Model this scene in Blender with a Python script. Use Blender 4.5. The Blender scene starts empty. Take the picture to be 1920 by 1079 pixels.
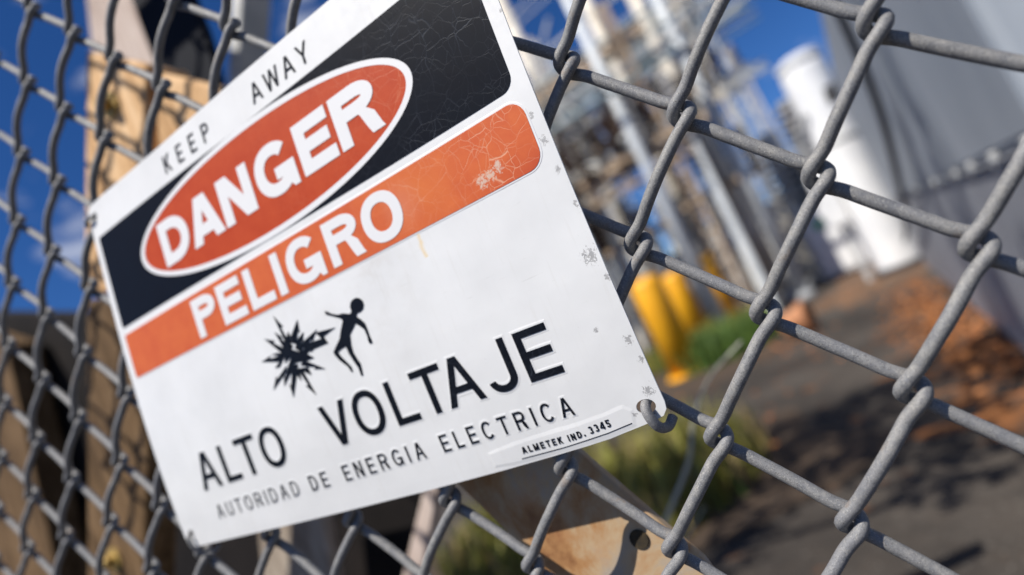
import bpy, bmesh, math, random
from mathutils import Vector, Matrix
from mathutils.geometry import delaunay_2d_cdt
random.seed(7)
SC = bpy.context.scene
COL = SC.collection
rad = math.radians

# ------------------------------------------------------------------ camera, sky, sun, exposure
S = 0.038            # metres per fence unit (half the height of one mesh diamond)
HZ = 1.05            # height of the lattice origin above the ground
TILT = rad(-4)       # the fence follows slightly sloping ground
ct, st = math.cos(TILT), math.sin(TILT)
def loc3(x, d, z):   # metres along the fence, behind it, up it -> world
    return Vector((ct*x - st*z, d, st*x + ct*z + HZ))
def F(x, y, z):      # fence units (x along, y up, z towards the viewer) -> world
    return loc3(x*S, -z*S, y*S)

cam_d = bpy.data.cameras.new('camera'); cam = bpy.data.objects.new('camera', cam_d); COL.objects.link(cam)
cam_loc = F(1.92836885, -2.44413273, 6.26578113)
right = Vector((0.779, 0.479, -0.403)).normalized()
fwd = Vector((-0.477, 0.871, 0.114)).normalized()
right = (right - fwd*right.dot(fwd)).normalized(); up = right.cross(fwd)
M4 = Matrix((right, up, -fwd)).transposed().to_4x4(); M4.translation = cam_loc
cam.matrix_world = M4
cam_d.sensor_width = 36; cam_d.lens = 22.5; cam_d.clip_start = 0.01; cam_d.clip_end = 2000
cam_d.dof.use_dof = True; cam_d.dof.focus_distance = 0.236; cam_d.dof.aperture_fstop = 4.0; cam_d.dof.aperture_blades = 9
SC.camera = cam

to_sun = Vector((-0.50, -1.0, 1.55)).normalized()
elev = math.asin(to_sun.z)
world = bpy.data.worlds.new('World'); SC.world = world; world.use_nodes = True
wn, wl = world.node_tree.nodes, world.node_tree.links
wn.clear()
wo = wn.new('ShaderNodeOutputWorld'); bgn = wn.new('ShaderNodeBackground'); bgn.inputs['Strength'].default_value = 0.05
sky = wn.new('ShaderNodeTexSky'); sky.sky_type = 'NISHITA'; sky.sun_disc = False
sky.sun_elevation = elev; sky.sun_rotation = math.atan2(to_sun.x, to_sun.y)
sky.air_density = 0.9; sky.dust_density = 0.0; sky.ozone_density = 6.0; sky.altitude = 2500
tc = wn.new('ShaderNodeTexCoord'); mp = wn.new('ShaderNodeMapping'); mp.inputs['Scale'].default_value = (1.6, 1.6, 4.0); mp.inputs['Location'].default_value = (7.7, 2.9, 0.5)
nz = wn.new('ShaderNodeTexNoise'); nz.inputs['Scale'].default_value = 2.2; nz.inputs['Detail'].default_value = 7; nz.inputs['Roughness'].default_value = 0.6
rp = wn.new('ShaderNodeValToRGB'); rp.color_ramp.elements[0].position = 0.53; rp.color_ramp.elements[1].position = 0.72
mx = wn.new('ShaderNodeMix'); mx.data_type = 'RGBA'; mx.inputs[7].default_value = (12.0, 12.4, 13.5, 1)
hs = wn.new('ShaderNodeHueSaturation'); hs.inputs['Saturation'].default_value = 1.2; hs.inputs['Value'].default_value = 1.5; hs.inputs['Hue'].default_value = 0.508
wl.new(tc.outputs['Generated'], mp.inputs[0]); wl.new(mp.outputs[0], nz.inputs['Vector']); wl.new(nz.outputs[0], rp.inputs[0])
wl.new(rp.outputs[0], mx.inputs[0]); wl.new(sky.outputs[0], hs.inputs['Color']); wl.new(hs.outputs[0], mx.inputs[6]); wl.new(mx.outputs[2], bgn.inputs['Color']); wl.new(bgn.outputs[0], wo.inputs[0])
sun_d = bpy.data.lights.new('sun', 'SUN'); sun_d.energy = 5.0; sun_d.angle = rad(0.5); sun_d.color = (1.0, 0.945, 0.86)
sun = bpy.data.objects.new('sun', sun_d); COL.objects.link(sun)
sun.rotation_euler = to_sun.to_track_quat('Z', 'Y').to_euler()
SC.view_settings.view_transform = 'Standard'; SC.view_settings.look = 'None'
SC.view_settings.exposure = 0.5; SC.view_settings.gamma = 1.0; SC.view_settings.use_curve_mapping = False

# ------------------------------------------------------------------ helpers
def tag(o, label=None, cat=None, group=None, kind=None):
    if label: o['label'] = label
    if cat: o['category'] = cat
    if group: o['group'] = group
    if kind: o['kind'] = kind
    return o
def empty(name, loc, label, cat, group=None):
    o = bpy.data.objects.new(name, None); o.location = loc; o.empty_display_size = 0.05; COL.objects.link(o)
    return tag(o, label, cat, group)
def put(name, me, parent=None, mat=None, smooth=False):
    o = bpy.data.objects.new(name, me); COL.objects.link(o)
    if mat and not me.materials: me.materials.append(mat)
    if smooth:
        for p in me.polygons: p.use_smooth = True
    if parent:
        o.parent = parent; o.matrix_parent_inverse = Matrix.Translation(-parent.location) @ Matrix.Identity(4)
    return o
def mesh(name, V, Fc):
    me = bpy.data.meshes.new(name); me.from_pydata([tuple(v) for v in V], [], Fc); me.update(); return me
class MB:
    def __init__(s): s.v = []; s.f = []
    def add(s, V, Fc):
        n = len(s.v); s.v += [tuple(v) for v in V]; s.f += [tuple(i+n for i in f) for f in Fc]; return s
    def box(s, a, b, bev=0.0):
        x0, y0, z0 = a; x1, y1, z1 = b
        if bev <= 0:
            V = [(x0,y0,z0),(x1,y0,z0),(x1,y1,z0),(x0,y1,z0),(x0,y0,z1),(x1,y0,z1),(x1,y1,z1),(x0,y1,z1)]
            return s.add(V, [(0,3,2,1),(4,5,6,7),(0,1,5,4),(1,2,6,5),(2,3,7,6),(3,0,4,7)])
        bm = bmesh.new(); bmesh.ops.create_cube(bm, size=1)
        for v in bm.verts: v.co = Vector(((x0+x1)/2+v.co.x*(x1-x0), (y0+y1)/2+v.co.y*(y1-y0), (z0+z1)/2+v.co.z*(z1-z0)))
        bmesh.ops.bevel(bm, geom=bm.edges[:], offset=bev, segments=2, affect='EDGES', profile=0.5)
        bm.verts.index_update(); s.add([v.co[:] for v in bm.verts], [[v.index for v in f.verts] for f in bm.faces]); bm.free(); return s
    def bar(s, a, b, w, h=None, n=0):
        """square bar (n=0) or round rod (n sides) from a to b"""
        a, b = Vector(a), Vector(b); d = (b-a).normalized(); h = h or w
        e = Vector((0,0,1)) if abs(d.z) < 0.9 else Vector((1,0,0)); u = d.cross(e).normalized(); v = d.cross(u)
        if n == 0:
            c = [(-w/2,-h/2),(w/2,-h/2),(w/2,h/2),(-w/2,h/2)]
        else:
            c = [(w/2*math.cos(2*math.pi*k/n), w/2*math.sin(2*math.pi*k/n)) for k in range(n)]
        k = len(c); V = [a+u*p+v*q for p, q in c] + [b+u*p+v*q for p, q in c]
        return s.add(V, [(i, (i+1) % k, k+(i+1) % k, k+i) for i in range(k)] + [tuple(range(k-1, -1, -1)), tuple(range(k, 2*k))])
    def lathe(s, c, prof, n=16, axis=(0,0,1)):
        c = Vector(c); w = Vector(axis).normalized(); e = Vector((1,0,0)) if abs(w.x) < 0.9 else Vector((0,1,0))
        u = w.cross(e).normalized(); v = w.cross(u); V = []; Fc = []
        for r, z in prof:
            for k in range(n):
                t = 2*math.pi*k/n; V.append(c + w*z + (u*math.cos(t)+v*math.sin(t))*r)
        for i in range(len(prof)-1):
            for k in range(n):
                Fc.append((i*n+k, i*n+(k+1) % n, (i+1)*n+(k+1) % n, (i+1)*n+k))
        Fc.append(tuple(range(n-1, -1, -1))); Fc.append(tuple(range((len(prof)-1)*n, len(prof)*n)))
        return s.add(V, Fc)
    def tube(s, pts, r, n=10, rfun=None, caps=True):
        P = [Vector(p) for p in pts]; N = len(P)
        T = [((P[min(i+1, N-1)]-P[max(i-1, 0)]).normalized()) for i in range(N)]
        e = Vector((0,0,1)) if abs(T[0].z) < 0.9 else Vector((1,0,0)); u = T[0].cross(e).normalized(); V = []; Fc = []
        for i in range(N):
            u = (u - T[i]*u.dot(T[i])).normalized(); w = T[i].cross(u); rr = rfun(i/(N-1)) if rfun else r
            for k in range(n):
                t = 2*math.pi*k/n; V.append(P[i] + (u*math.cos(t)+w*math.sin(t))*rr)
        for i in range(N-1):
            for k in range(n): Fc.append((i*n+k, i*n+(k+1) % n, (i+1)*n+(k+1) % n, (i+1)*n+k))
        if caps: Fc.append(tuple(range(n-1, -1, -1))); Fc.append(tuple(range((N-1)*n, N*n)))
        return s.add(V, Fc)
    def make(s, name, mat=None, parent=None, smooth=False):
        return put(name, mesh(name, s.v, s.f), parent, mat, smooth)
def spline(pts, k=6):
    P = [Vector(p) for p in pts]; P = [2*P[0]-P[1]] + P + [2*P[-1]-P[-2]]; out = []
    for i in range(1, len(P)-2):
        a, b, c, d = P[i-1:i+3]
        for j in range(k):
            t = j/k; out.append(0.5*((2*b)+(c-a)*t+(2*a-5*b+4*c-d)*t*t+(3*b-a-3*c+d)*t**3))
    out.append(P[-2]); return out
def prism(poly, d0, d1, bev=0.0):
    """outline in metres on the plane of the fence, from d0 to d1 metres behind it"""
    bm = bmesh.new()
    f = bm.faces.new([bm.verts.new(loc3(x, d0, y)) for x, y in poly])
    r = bmesh.ops.extrude_face_region(bm, geom=[f]); vs = [g for g in r['geom'] if isinstance(g, bmesh.types.BMVert)]
    bmesh.ops.translate(bm, verts=vs, vec=(0, d1-d0, 0)); bmesh.ops.recalc_face_normals(bm, faces=bm.faces[:])
    if bev: bmesh.ops.bevel(bm, geom=bm.edges[:], offset=bev, segments=2, affect='EDGES', profile=0.5)
    me = bpy.data.meshes.new('prism'); bm.to_mesh(me); bm.free(); return me

# ------------------------------------------------------------------ materials
class NT:
    def __init__(s, name, rough=0.6, metal=0.0, spec=0.5):
        s.m = bpy.data.materials.new(name); s.m.use_nodes = True; s.n = s.m.node_tree.nodes; s.l = s.m.node_tree.links
        s.b = s.n['Principled BSDF']; s.b.inputs['Roughness'].default_value = rough; s.b.inputs['Metallic'].default_value = metal
        s.b.inputs['Specular IOR Level'].default_value = spec
    def node(s, t, **kw):
        n = s.n.new(t)
        for k, v in kw.items(): setattr(n, k, v)
        return n
    def co(s, kind='Object', scale=(1,1,1)):
        t = s.node('ShaderNodeTexCoord'); m = s.node('ShaderNodeMapping'); m.inputs['Scale'].default_value = scale
        s.l.new(t.outputs[kind], m.inputs[0]); return m.outputs[0]
    def noise(s, co, scale, detail=4, rough=0.55, dist=0.0):
        n = s.node('ShaderNodeTexNoise'); n.inputs['Scale'].default_value = scale; n.inputs['Detail'].default_value = detail
        n.inputs['Roughness'].default_value = rough; n.inputs['Distortion'].default_value = dist
        s.l.new(co, n.inputs['Vector']); return n.outputs[0]
    def ramp(s, f, stops):
        r = s.node('ShaderNodeValToRGB'); e = r.color_ramp.elements
        while len(e) < len(stops): e.new(0.5)
        for i, (p, c) in enumerate(stops):
            e[i].position = p; e[i].color = (c[0], c[1], c[2], 1) if isinstance(c, (tuple, list)) else (c, c, c, 1)
        s.l.new(f, r.inputs[0]); return r.outputs[0]
    def mix(s, f, a, b, mode='MIX'):
        m = s.node('ShaderNodeMix', data_type='RGBA', blend_type=mode)
        for i, v in ((0, f), (6, a), (7, b)):
            if hasattr(v, 'links'): s.l.new(v, m.inputs[i])
            elif i == 0: m.inputs[0].default_value = v
            else: m.inputs[i].default_value = (v[0], v[1], v[2], 1)
        return m.outputs[2]
    def math(s, op, a, b=0.0, clamp=False):
        m = s.node('ShaderNodeMath', operation=op, use_clamp=clamp)
        for i, v in ((0, a), (1, b)):
            if hasattr(v, 'links'): s.l.new(v, m.inputs[i])
            else: m.inputs[i].default_value = v
        return m.outputs[0]
    def bump(s, h, strength=0.3, dist=0.001):
        b = s.node('ShaderNodeBump'); b.inputs['Strength'].default_value = strength; b.inputs['Distance'].default_value = dist
        s.l.new(h, b.inputs['Height']); s.l.new(b.outputs[0], s.b.inputs['Normal'])
    def col(s, c):
        if hasattr(c, 'links'): s.l.new(c, s.b.inputs['Base Color'])
        else: s.b.inputs['Base Color'].default_value = (c[0], c[1], c[2], 1)
    def rough(s, r): s.l.new(r, s.b.inputs['Roughness'])
def simple(name, c1, c2, scale, rough=0.6, metal=0.0, spec=0.5, stretch=(1,1,1), bump=0.0, bd=0.01, detail=5):
    t = NT(name, rough, metal, spec); co = t.co('Object', stretch); n = t.noise(co, scale, detail)
    t.col(t.ramp(n, [(0.32, c1), (0.68, c2)]))
    if bump: t.bump(n, bump, bd)
    return t.m

def m_wire():
    t = NT('weathered_zinc_wire', 0.58, 0.1, 0.35); co = t.co('Object')
    n0 = t.noise(co, 28, 6, 0.65); n1 = t.noise(co, 260, 7, 0.65); n2 = t.noise(co, 1900, 4, 0.6); n3 = t.noise(co, 3000, 2); n4 = t.noise(t.co('Object', (1, 1, 0.25)), 900, 6, 0.7, 0.5)
    c = t.ramp(n1, [(0.3, (0.12, 0.125, 0.135)), (0.55, (0.205, 0.203, 0.20)), (0.72, (0.27, 0.262, 0.245))])
    c = t.mix(t.ramp(n0, [(0.40, 0.0), (0.62, 0.65)]), c, (0.17, 0.175, 0.19))
    c = t.mix(t.ramp(n4, [(0.56, 0.0), (0.70, 0.4)]), c, (0.38, 0.365, 0.33))
    c = t.mix(t.ramp(n2, [(0.57, 0.0), (0.63, 0.8)]), c, (0.34, 0.33, 0.31))
    c = t.mix(t.ramp(n3, [(0.60, 0.0), (0.66, 0.9)]), c, (0.05, 0.047, 0.043))
    c = t.mix(t.ramp(t.noise(co, 55, 7, 0.7), [(0.60, 0.0), (0.74, 0.75)]), c, (0.21, 0.14, 0.085))
    t.col(c); t.rough(t.ramp(n1, [(0.3, 0.45), (0.7, 0.75)])); t.bump(t.math('ADD', n2, t.math('MULTIPLY', n1, 1.5)), 0.5, 0.0003); return t.m
WIRE = m_wire()

def sheet_mask(t):
    """u,v across the sign from its UV map"""
    uvn = t.node('ShaderNodeUVMap', uv_map='UVMap'); sp = t.node('ShaderNodeSeparateXYZ'); t.l.new(uvn.outputs[0], sp.inputs[0]); return uvn.outputs[0], sp.outputs[0], sp.outputs[1]
def spot(t, u, v, cu, cv, r, soft=0.5):
    a = t.math('SUBTRACT', u, cu); b = t.math('SUBTRACT', v, cv)
    d = t.math('SQRT', t.math('ADD', t.math('MULTIPLY', a, a), t.math('MULTIPLY', b, b)))
    return t.math('SUBTRACT', 1.0, t.math('DIVIDE', d, r), clamp=True)
def m_white():
    t = NT('white_enamel', 0.34, 0, 0.4); uv, u, v = sheet_mask(t)
    big = t.noise(uv, 0.9, 4); fine = t.noise(uv, 9, 6, 0.65)
    c = t.mix(t.ramp(big, [(0.35, 0.0), (0.7, 1.0)]), (0.70, 0.705, 0.705), (0.63, 0.635, 0.635))
    c = t.mix(t.ramp(fine, [(0.62, 0.0), (0.8, 0.35)]), c, (0.60, 0.60, 0.58))
    # rusty drip under the orange band
    w = t.math('ADD', u, t.math('MULTIPLY', t.noise(uv, 6, 3), 0.12))
    drip = t.math('MULTIPLY', t.math('SUBTRACT', 1.0, t.math('MULTIPLY', t.math('ABSOLUTE', t.math('SUBTRACT', w, 6.03)), 26.0), clamp=True),
                  t.math('MULTIPLY', t.math('GREATER_THAN', v, 2.80), t.math('LESS_THAN', v, 3.12)))
    c = t.mix(t.math('MULTIPLY', drip, 0.7), c, (0.72, 0.52, 0.22))
    # chipped enamel along the right hand edge: grey metal shows
    m = None
    for cu, cv, r in ((7.85,3.84,0.17),(7.87,2.59,0.09),(7.88,2.92,0.08),(7.93,3.30,0.08),(7.83,2.3,0.07),(7.86,5.30,0.12),(7.88,4.75,0.10),(7.93,4.1,0.07),(7.93,1.2,0.05),(7.6,4.55,0.06),(7.80,5.52,0.10),(7.92,4.97,0.07),(7.62,5.5,0.06)):
        s_ = spot(t, u, v, cu, cv, r); m = s_ if m is None else t.math('MAXIMUM', m, s_)
    edge = t.math('MULTIPLY', t.math('SUBTRACT', u, 7.86), 3.0, clamp=True); m = t.math('MAXIMUM', m, edge)
    cn = t.noise(uv, 26, 8, 0.78, 0.8)
    lvl = t.math('ADD', t.math('MULTIPLY', m, 0.30), cn)
    chip = t.ramp(lvl, [(0.715, 0.0), (0.735, 1.0)]); rim = t.ramp(lvl, [(0.695, 0.0), (0.715, 1.0)])
    c = t.mix(rim, c, (0.16, 0.145, 0.13)); c = t.mix(chip, c, (0.36, 0.36, 0.365))
    gr = t.math('MULTIPLY', t.ramp(t.noise(uv, 2.6, 7, 0.7, 0.4), [(0.48, 0.0), (0.72, 1.0)]), spot(t, u, v, 4.9, 3.0, 1.3)); c = t.mix(t.math('MULTIPLY', gr, 0.55), c, (0.50, 0.47, 0.43))
    st_ = t.node('ShaderNodeMapping'); st_.inputs['Scale'].default_value = (9, 0.5, 1); t.l.new(uv, st_.inputs[0]); sn = t.noise(st_.outputs[0], 1.6, 5, 0.65)
    c = t.mix(t.ramp(sn, [(0.56, 0.0), (0.78, 0.28)]), c, (0.52, 0.50, 0.46))
    sm = t.node('ShaderNodeMapping'); sm.inputs['Scale'].default_value = (1.2, 22, 1); sm.inputs['Rotation'].default_value = (0, 0, 1.15); t.l.new(uv, sm.inputs[0]); sc_ = t.noise(sm.outputs[0], 2.2, 3, 0.5)
    c = t.mix(t.ramp(sc_, [(0.70, 0.0), (0.73, 0.22)]), c, (0.42, 0.41, 0.39))
    speck = t.ramp(t.noise(uv, 42, 2), [(0.77, 0.0), (0.79, 1.0)]); c = t.mix(speck, c, (0.22, 0.20, 0.18))
    t.col(c); t.rough(t.ramp(fine, [(0.3, 0.28), (0.75, 0.46)]))
    h = t.math('SUBTRACT', t.math('MULTIPLY', t.noise(uv, 2.2, 3), 0.3), t.math('MULTIPLY', chip, 0.4)); t.bump(h, 0.25, 0.0006); return t.m
def m_print(name, base, line, amount, start, glossr=0.3, faded=None, spec=0.4):
    """enamel print with the fine crazing that runs through it towards the right"""
    t = NT(name, glossr, 0, spec); uv, u, v = sheet_mask(t)
    wob = t.node('ShaderNodeVectorMath', operation='MULTIPLY_ADD'); nn = t.node('ShaderNodeTexNoise'); nn.inputs['Scale'].default_value = 2.4; nn.inputs['Detail'].default_value = 3
    t.l.new(uv, nn.inputs['Vector']); t.l.new(nn.outputs[1], wob.inputs[0]); wob.inputs[1].default_value = (0.22, 0.22, 0.0); t.l.new(uv, wob.inputs[2])
    def lines(sc, w):
        vo = t.node('ShaderNodeTexVoronoi', feature='DISTANCE_TO_EDGE'); vo.inputs['Scale'].default_value = sc; vo.inputs['Randomness'].default_value = 1
        t.l.new(wob.outputs[0], vo.inputs['Vector']); return t.ramp(vo.outputs[0], [(0.0, 1.0), (w, 0.0)])
    L = t.math('MAXIMUM', lines(3.0, 0.010), t.math('MULTIPLY', lines(6.4, 0.020), 0.6))
    gate = t.ramp(t.noise(uv, 1.6, 5, 0.6), [(0.42, 0.0), (0.58, 1.0)])
    side = t.math('MULTIPLY', t.math('SUBTRACT', u, start), 0.30, clamp=True)
    k = t.math('MULTIPLY', t.math('MULTIPLY', L, t.math('MULTIPLY', t.math('ADD', gate, 0.35), side)), amount, clamp=True)
    mott = t.noise(uv, 3.0, 6, 0.65)
    c = t.mix(t.ramp(mott, [(0.35, 0.0), (0.7, 1.0)]), base, faded or tuple(x*1.15+0.004 for x in base))
    if name == 'orange_band_print':      # scuffed patch and faded end
        c = t.mix(t.math('MULTIPLY', t.math('MULTIPLY', spot(t, u, v, 6.2, 2.35, 0.7), 1.0), 0.5), c, (0.60, 0.17, 0.04))
        c = t.mix(t.math('MULTIPLY', spot(t, u, v, 5.9, 2.45, 0.35), 0.5), c, (0.56, 0.20, 0.12))
        sc = t.math('ADD', t.math('MULTIPLY', t.math('MAXIMUM', spot(t, u, v, 7.02, 2.66, 0.16), t.math('MAXIMUM', spot(t, u, v, 7.14, 2.64, 0.15), spot(t, u, v, 7.26, 2.60, 0.14))), 0.34), t.noise(uv, 24, 8, 0.75, 0.4))
        c = t.mix(t.ramp(sc, [(0.70, 0.0), (0.76, 0.85)]), c, (0.56, 0.46, 0.38))
        c = t.mix(t.math('MULTIPLY', t.math('MULTIPLY', t.math('SUBTRACT', v, 2.55), 3.0, clamp=True), t.math('MULTIPLY', t.math('SUBTRACT', u, 7.0), 1.2, clamp=True)), c, (0.36, 0.03, 0.012))
    c = t.mix(k, c, line)
    c = t.mix(t.ramp(t.noise(uv, 60, 2), [(0.74, 0.0), (0.78, 0.6)]), c, line)
    t.col(c); t.bump(t.math('SUBTRACT', t.math('MULTIPLY', mott, 0.2), k), 0.2, 0.0003); return t.m
WHITE = m_white()
BLACK = m_print('black_field_print', (0.004, 0.005, 0.009), (0.045, 0.052, 0.068), 0.6, 2.6, 0.45, (0.004, 0.006, 0.011), 0.08)
ORANGE = m_print('orange_band_print', (0.50, 0.092, 0.027), (0.66, 0.38, 0.25), 0.75, 4.6, 0.5, (0.56, 0.125, 0.034), 0.25)
RED = m_print('red_orange_oval_print', (0.38, 0.042, 0.008), (0.52, 0.16, 0.08), 0.6, 3.0, 0.5, (0.43, 0.058, 0.013), 0.2)
INK = m_print('black_ink_print', (0.004, 0.005, 0.009), (0.06, 0.07, 0.09), 0.7, 4.2, 0.42, (0.006, 0.008, 0.013), 0.12)
WPRINT = NT('white_print', 0.36); WPRINT.col((0.68, 0.68, 0.685)); WPRINT = WPRINT.m

TIMBER = None
def m_timber(name, a, b, c, sc=9):
    t = NT(name, 0.8, 0, 0.2); co = t.co('Object', (9, 9, 1.2)); g = t.noise(co, sc, 8, 0.6, 0.4); co2 = t.co('Object'); p = t.noise(co2, 7, 5)
    c1 = t.ramp(g, [(0.3, a), (0.5, b), (0.72, c)]); c1 = t.mix(t.ramp(p, [(0.5, 0.0), (0.75, 0.7)]), c1, a)
    t.col(c1); t.bump(g, 0.4, 0.003); return t.m
TIMBER = m_timber('weathered_pine', (0.30, 0.155, 0.06), (0.62, 0.39, 0.20), (0.76, 0.54, 0.33))
OLDWOOD = m_timber('grey_weathered_wood', (0.18, 0.14, 0.11), (0.32, 0.27, 0.22), (0.45, 0.39, 0.33))
BROWNSHADE = m_timber('shade_browned_wood', (0.05, 0.028, 0.012), (0.13, 0.078, 0.036), (0.22, 0.14, 0.075))  # timber darkened in its colour to stand for shade at the lower left
PALE = m_timber('pale_pinkish_wood', (0.30, 0.22, 0.18), (0.48, 0.39, 0.34), (0.58, 0.50, 0.45))
def m_plate():
    t = NT('rust_streaked_cream_paint', 0.6, 0, 0.4); co = t.co('Object'); n = t.noise(co, 18, 8, 0.65, 0.5); n2 = t.noise(co, 60, 6)
    c = t.ramp(n, [(0.34, (0.27, 0.27, 0.265)), (0.46, (0.40, 0.29, 0.175)), (0.54, (0.34, 0.18, 0.075)), (0.64, (0.15, 0.055, 0.02))])
    c = t.mix(t.ramp(n2, [(0.5, 0.0), (0.8, 0.6)]), c, (0.34, 0.16, 0.07)); t.col(c); t.bump(n2, 0.3, 0.001); return t.m
PLATE = m_plate()
BLACKSHADE = simple('black_shade_colour', (0.006,0.005,0.005), (0.014,0.011,0.010), 12, 0.75, spec=0.15)  # near-black colour that stands in for unlit timber faces and gaps
NAVYSHADE = simple('navy_shade_colour', (0.004,0.005,0.009), (0.008,0.010,0.016), 9, 0.7, spec=0.12)  # navy-black colour that stands in for the unlit side of a beam
GALV = simple('galvanised_steel', (0.38,0.39,0.39), (0.52,0.52,0.51), 16, 0.5, 0.2, bump=0.1)
DARKST = simple('dark_steel', (0.02,0.02,0.024), (0.05,0.05,0.055), 14, 0.5, 0.3)
BOLTM = simple('yellowed_zinc_bolt', (0.30,0.19,0.05), (0.50,0.36,0.12), 60, 0.5, 0.4)
STEEL = simple('pale_structural_steel', (0.52,0.47,0.39), (0.74,0.69,0.60), 1.5, 0.6)
STEELG = simple('grey_structural_steel', (0.44,0.47,0.49), (0.64,0.67,0.69), 1.5, 0.6)
RUSTY = simple('rusty_structural_steel', (0.24,0.16,0.10), (0.52,0.40,0.28), 2.0, 0.75)
TEAL = simple('pale_teal_aluminium_pipe', (0.24,0.36,0.40), (0.42,0.52,0.54), 3, 0.45, 0.2)
PORC = simple('brown_porcelain_glaze', (0.035,0.017,0.010), (0.075,0.035,0.02), 5, 0.2)
PORCG = simple('grey_porcelain_glaze', (0.38,0.37,0.36), (0.52,0.50,0.49), 5, 0.3)
WHITEP = simple('white_cabinet_paint', (0.66,0.67,0.68), (0.80,0.80,0.79), 2.5, 0.5)
GREYP = simple('mid_grey_cabinet_paint', (0.26,0.27,0.28), (0.36,0.37,0.38), 2.5, 0.5)
SLATE = simple('slate_grey_tank_paint', (0.18,0.19,0.22), (0.28,0.295,0.33), 1.6, 0.5, stretch=(1,1,0.35))
SLATE2 = simple('blue_grey_radiator_paint', (0.19,0.22,0.26), (0.31,0.34,0.38), 2.2, 0.5, stretch=(1,1,0.3))
YEL = NT('safety_yellow_paint', 0.5); _c = YEL.co(); YEL.col(YEL.mix(YEL.ramp(YEL.noise(_c, 3.5, 7, 0.7), [(0.56, 0.0), (0.72, 0.8)]), YEL.mix(YEL.ramp(YEL.noise(_c, 1.2, 3), [(0.3, 0.0), (0.7, 1.0)]), (0.78, 0.35, 0.006), (0.86, 0.43, 0.012)), (0.28, 0.16, 0.05))); YEL = YEL.m
GREENL = simple('green_logo_paint', (0.02,0.35,0.12), (0.03,0.42,0.16), 5, 0.5)
CABLE = simple('dark_cable_rubber', (0.03,0.03,0.035), (0.06,0.06,0.07), 30, 0.7)

# ------------------------------------------------------------------ ground
def ground_mat():
    t = NT('worn_asphalt', 0.85, 0, 0.3); co = t.co('Object')
    n = t.noise(co, 0.8, 8, 0.6); n2 = t.noise(co, 9, 6, 0.6); n3 = t.noise(co, 45, 4)
    c = t.ramp(n, [(0.3, (0.010, 0.008, 0.007)), (0.46, (0.032, 0.027, 0.023)), (0.60, (0.062, 0.053, 0.045)), (0.75, (0.095, 0.083, 0.07))])
    c = t.mix(t.ramp(n2, [(0.45, 0.0), (0.7, 0.55)]), c, (0.05, 0.04, 0.032))
    c = t.mix(t.ramp(n3, [(0.6, 0.0), (0.75, 0.5)]), c, (0.30, 0.28, 0.25))
    ge = t.node('ShaderNodeNewGeometry'); sx = t.node('ShaderNodeSeparateXYZ'); t.l.new(ge.outputs['Position'], sx.inputs[0])
    near = t.math('MULTIPLY', t.math('SUBTRACT', 1.0, t.math('MULTIPLY', t.math('ABSOLUTE', t.math('SUBTRACT', sx.outputs[0], 0.15)), 1.7), clamp=True), t.math('GREATER_THAN', sx.outputs[1], 2.6))
    sn = t.noise(t.co('Object', (1.0, 1.7, 1)), 3.2, 6, 0.6)
    c = t.mix(t.ramp(t.math('ADD', sn, t.math('MULTIPLY', near, 0.16)), [(0.63, 0.0), (0.70, 0.85)]), c, (0.20, 0.075, 0.02))
    t.col(c); t.bump(n3, 0.6, 0.01); return t.m
G = MB(); GN = 24
for i in range(GN+1):
    for j in range(GN+1):
        G.v.append(((i/GN-0.5)*1200, (j/GN-0.5)*1200, 0))
for i in range(GN):
    for j in range(GN): G.f.append((i*(GN+1)+j, (i+1)*(GN+1)+j, (i+1)*(GN+1)+j+1, i*(GN+1)+j+1))
g = G.make('ground', ground_mat()); tag(g, kind='structure')
def patch_mesh(cx, cy, rx, ry, z, seed, n=40):
    rnd = random.Random(seed); ph = [rnd.uniform(0, 6.28) for _ in range(5)]; V = [(cx, cy, z)]
    for k in range(n):
        a = 2*math.pi*k/n; r = 1 + 0.16*math.sin(3*a+ph[0]) + 0.1*math.sin(5*a+ph[1]) + 0.06*math.sin(9*a+ph[2])
        V.append((cx+rx*r*math.cos(a), cy+ry*r*math.sin(a), z))
    return mesh('patch', V, [(0, 1+k, 1+(k+1) % n) for k in range(n)])
soil = simple('dark_brown_soil', (0.022,0.014,0.009), (0.075,0.048,0.028), 6, 0.9, bump=0.5, bd=0.03)
tag(put('soil_bed', patch_mesh(-2.0, 3.1, 1.45, 1.5, 0.008, 3), None, soil), kind='structure')
tag(put('soil_bed', patch_mesh(-3.4, 8.6, 2.2, 2.9, 0.004, 5), None, soil), kind='structure')
rustsoil = simple('rust_orange_soil', (0.06,0.04,0.025), (0.17,0.09,0.045), 2.5, 0.9, stretch=(1,0.5,1))
tag(put('rusty_soil_strip', patch_mesh(-0.3, 10.6, 0.75, 2.4, 0.004, 11), None, rustsoil), kind='structure')
tar = simple('fresh_tar', (0.008,0.008,0.008), (0.02,0.019,0.018), 4, 0.6)

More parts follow.
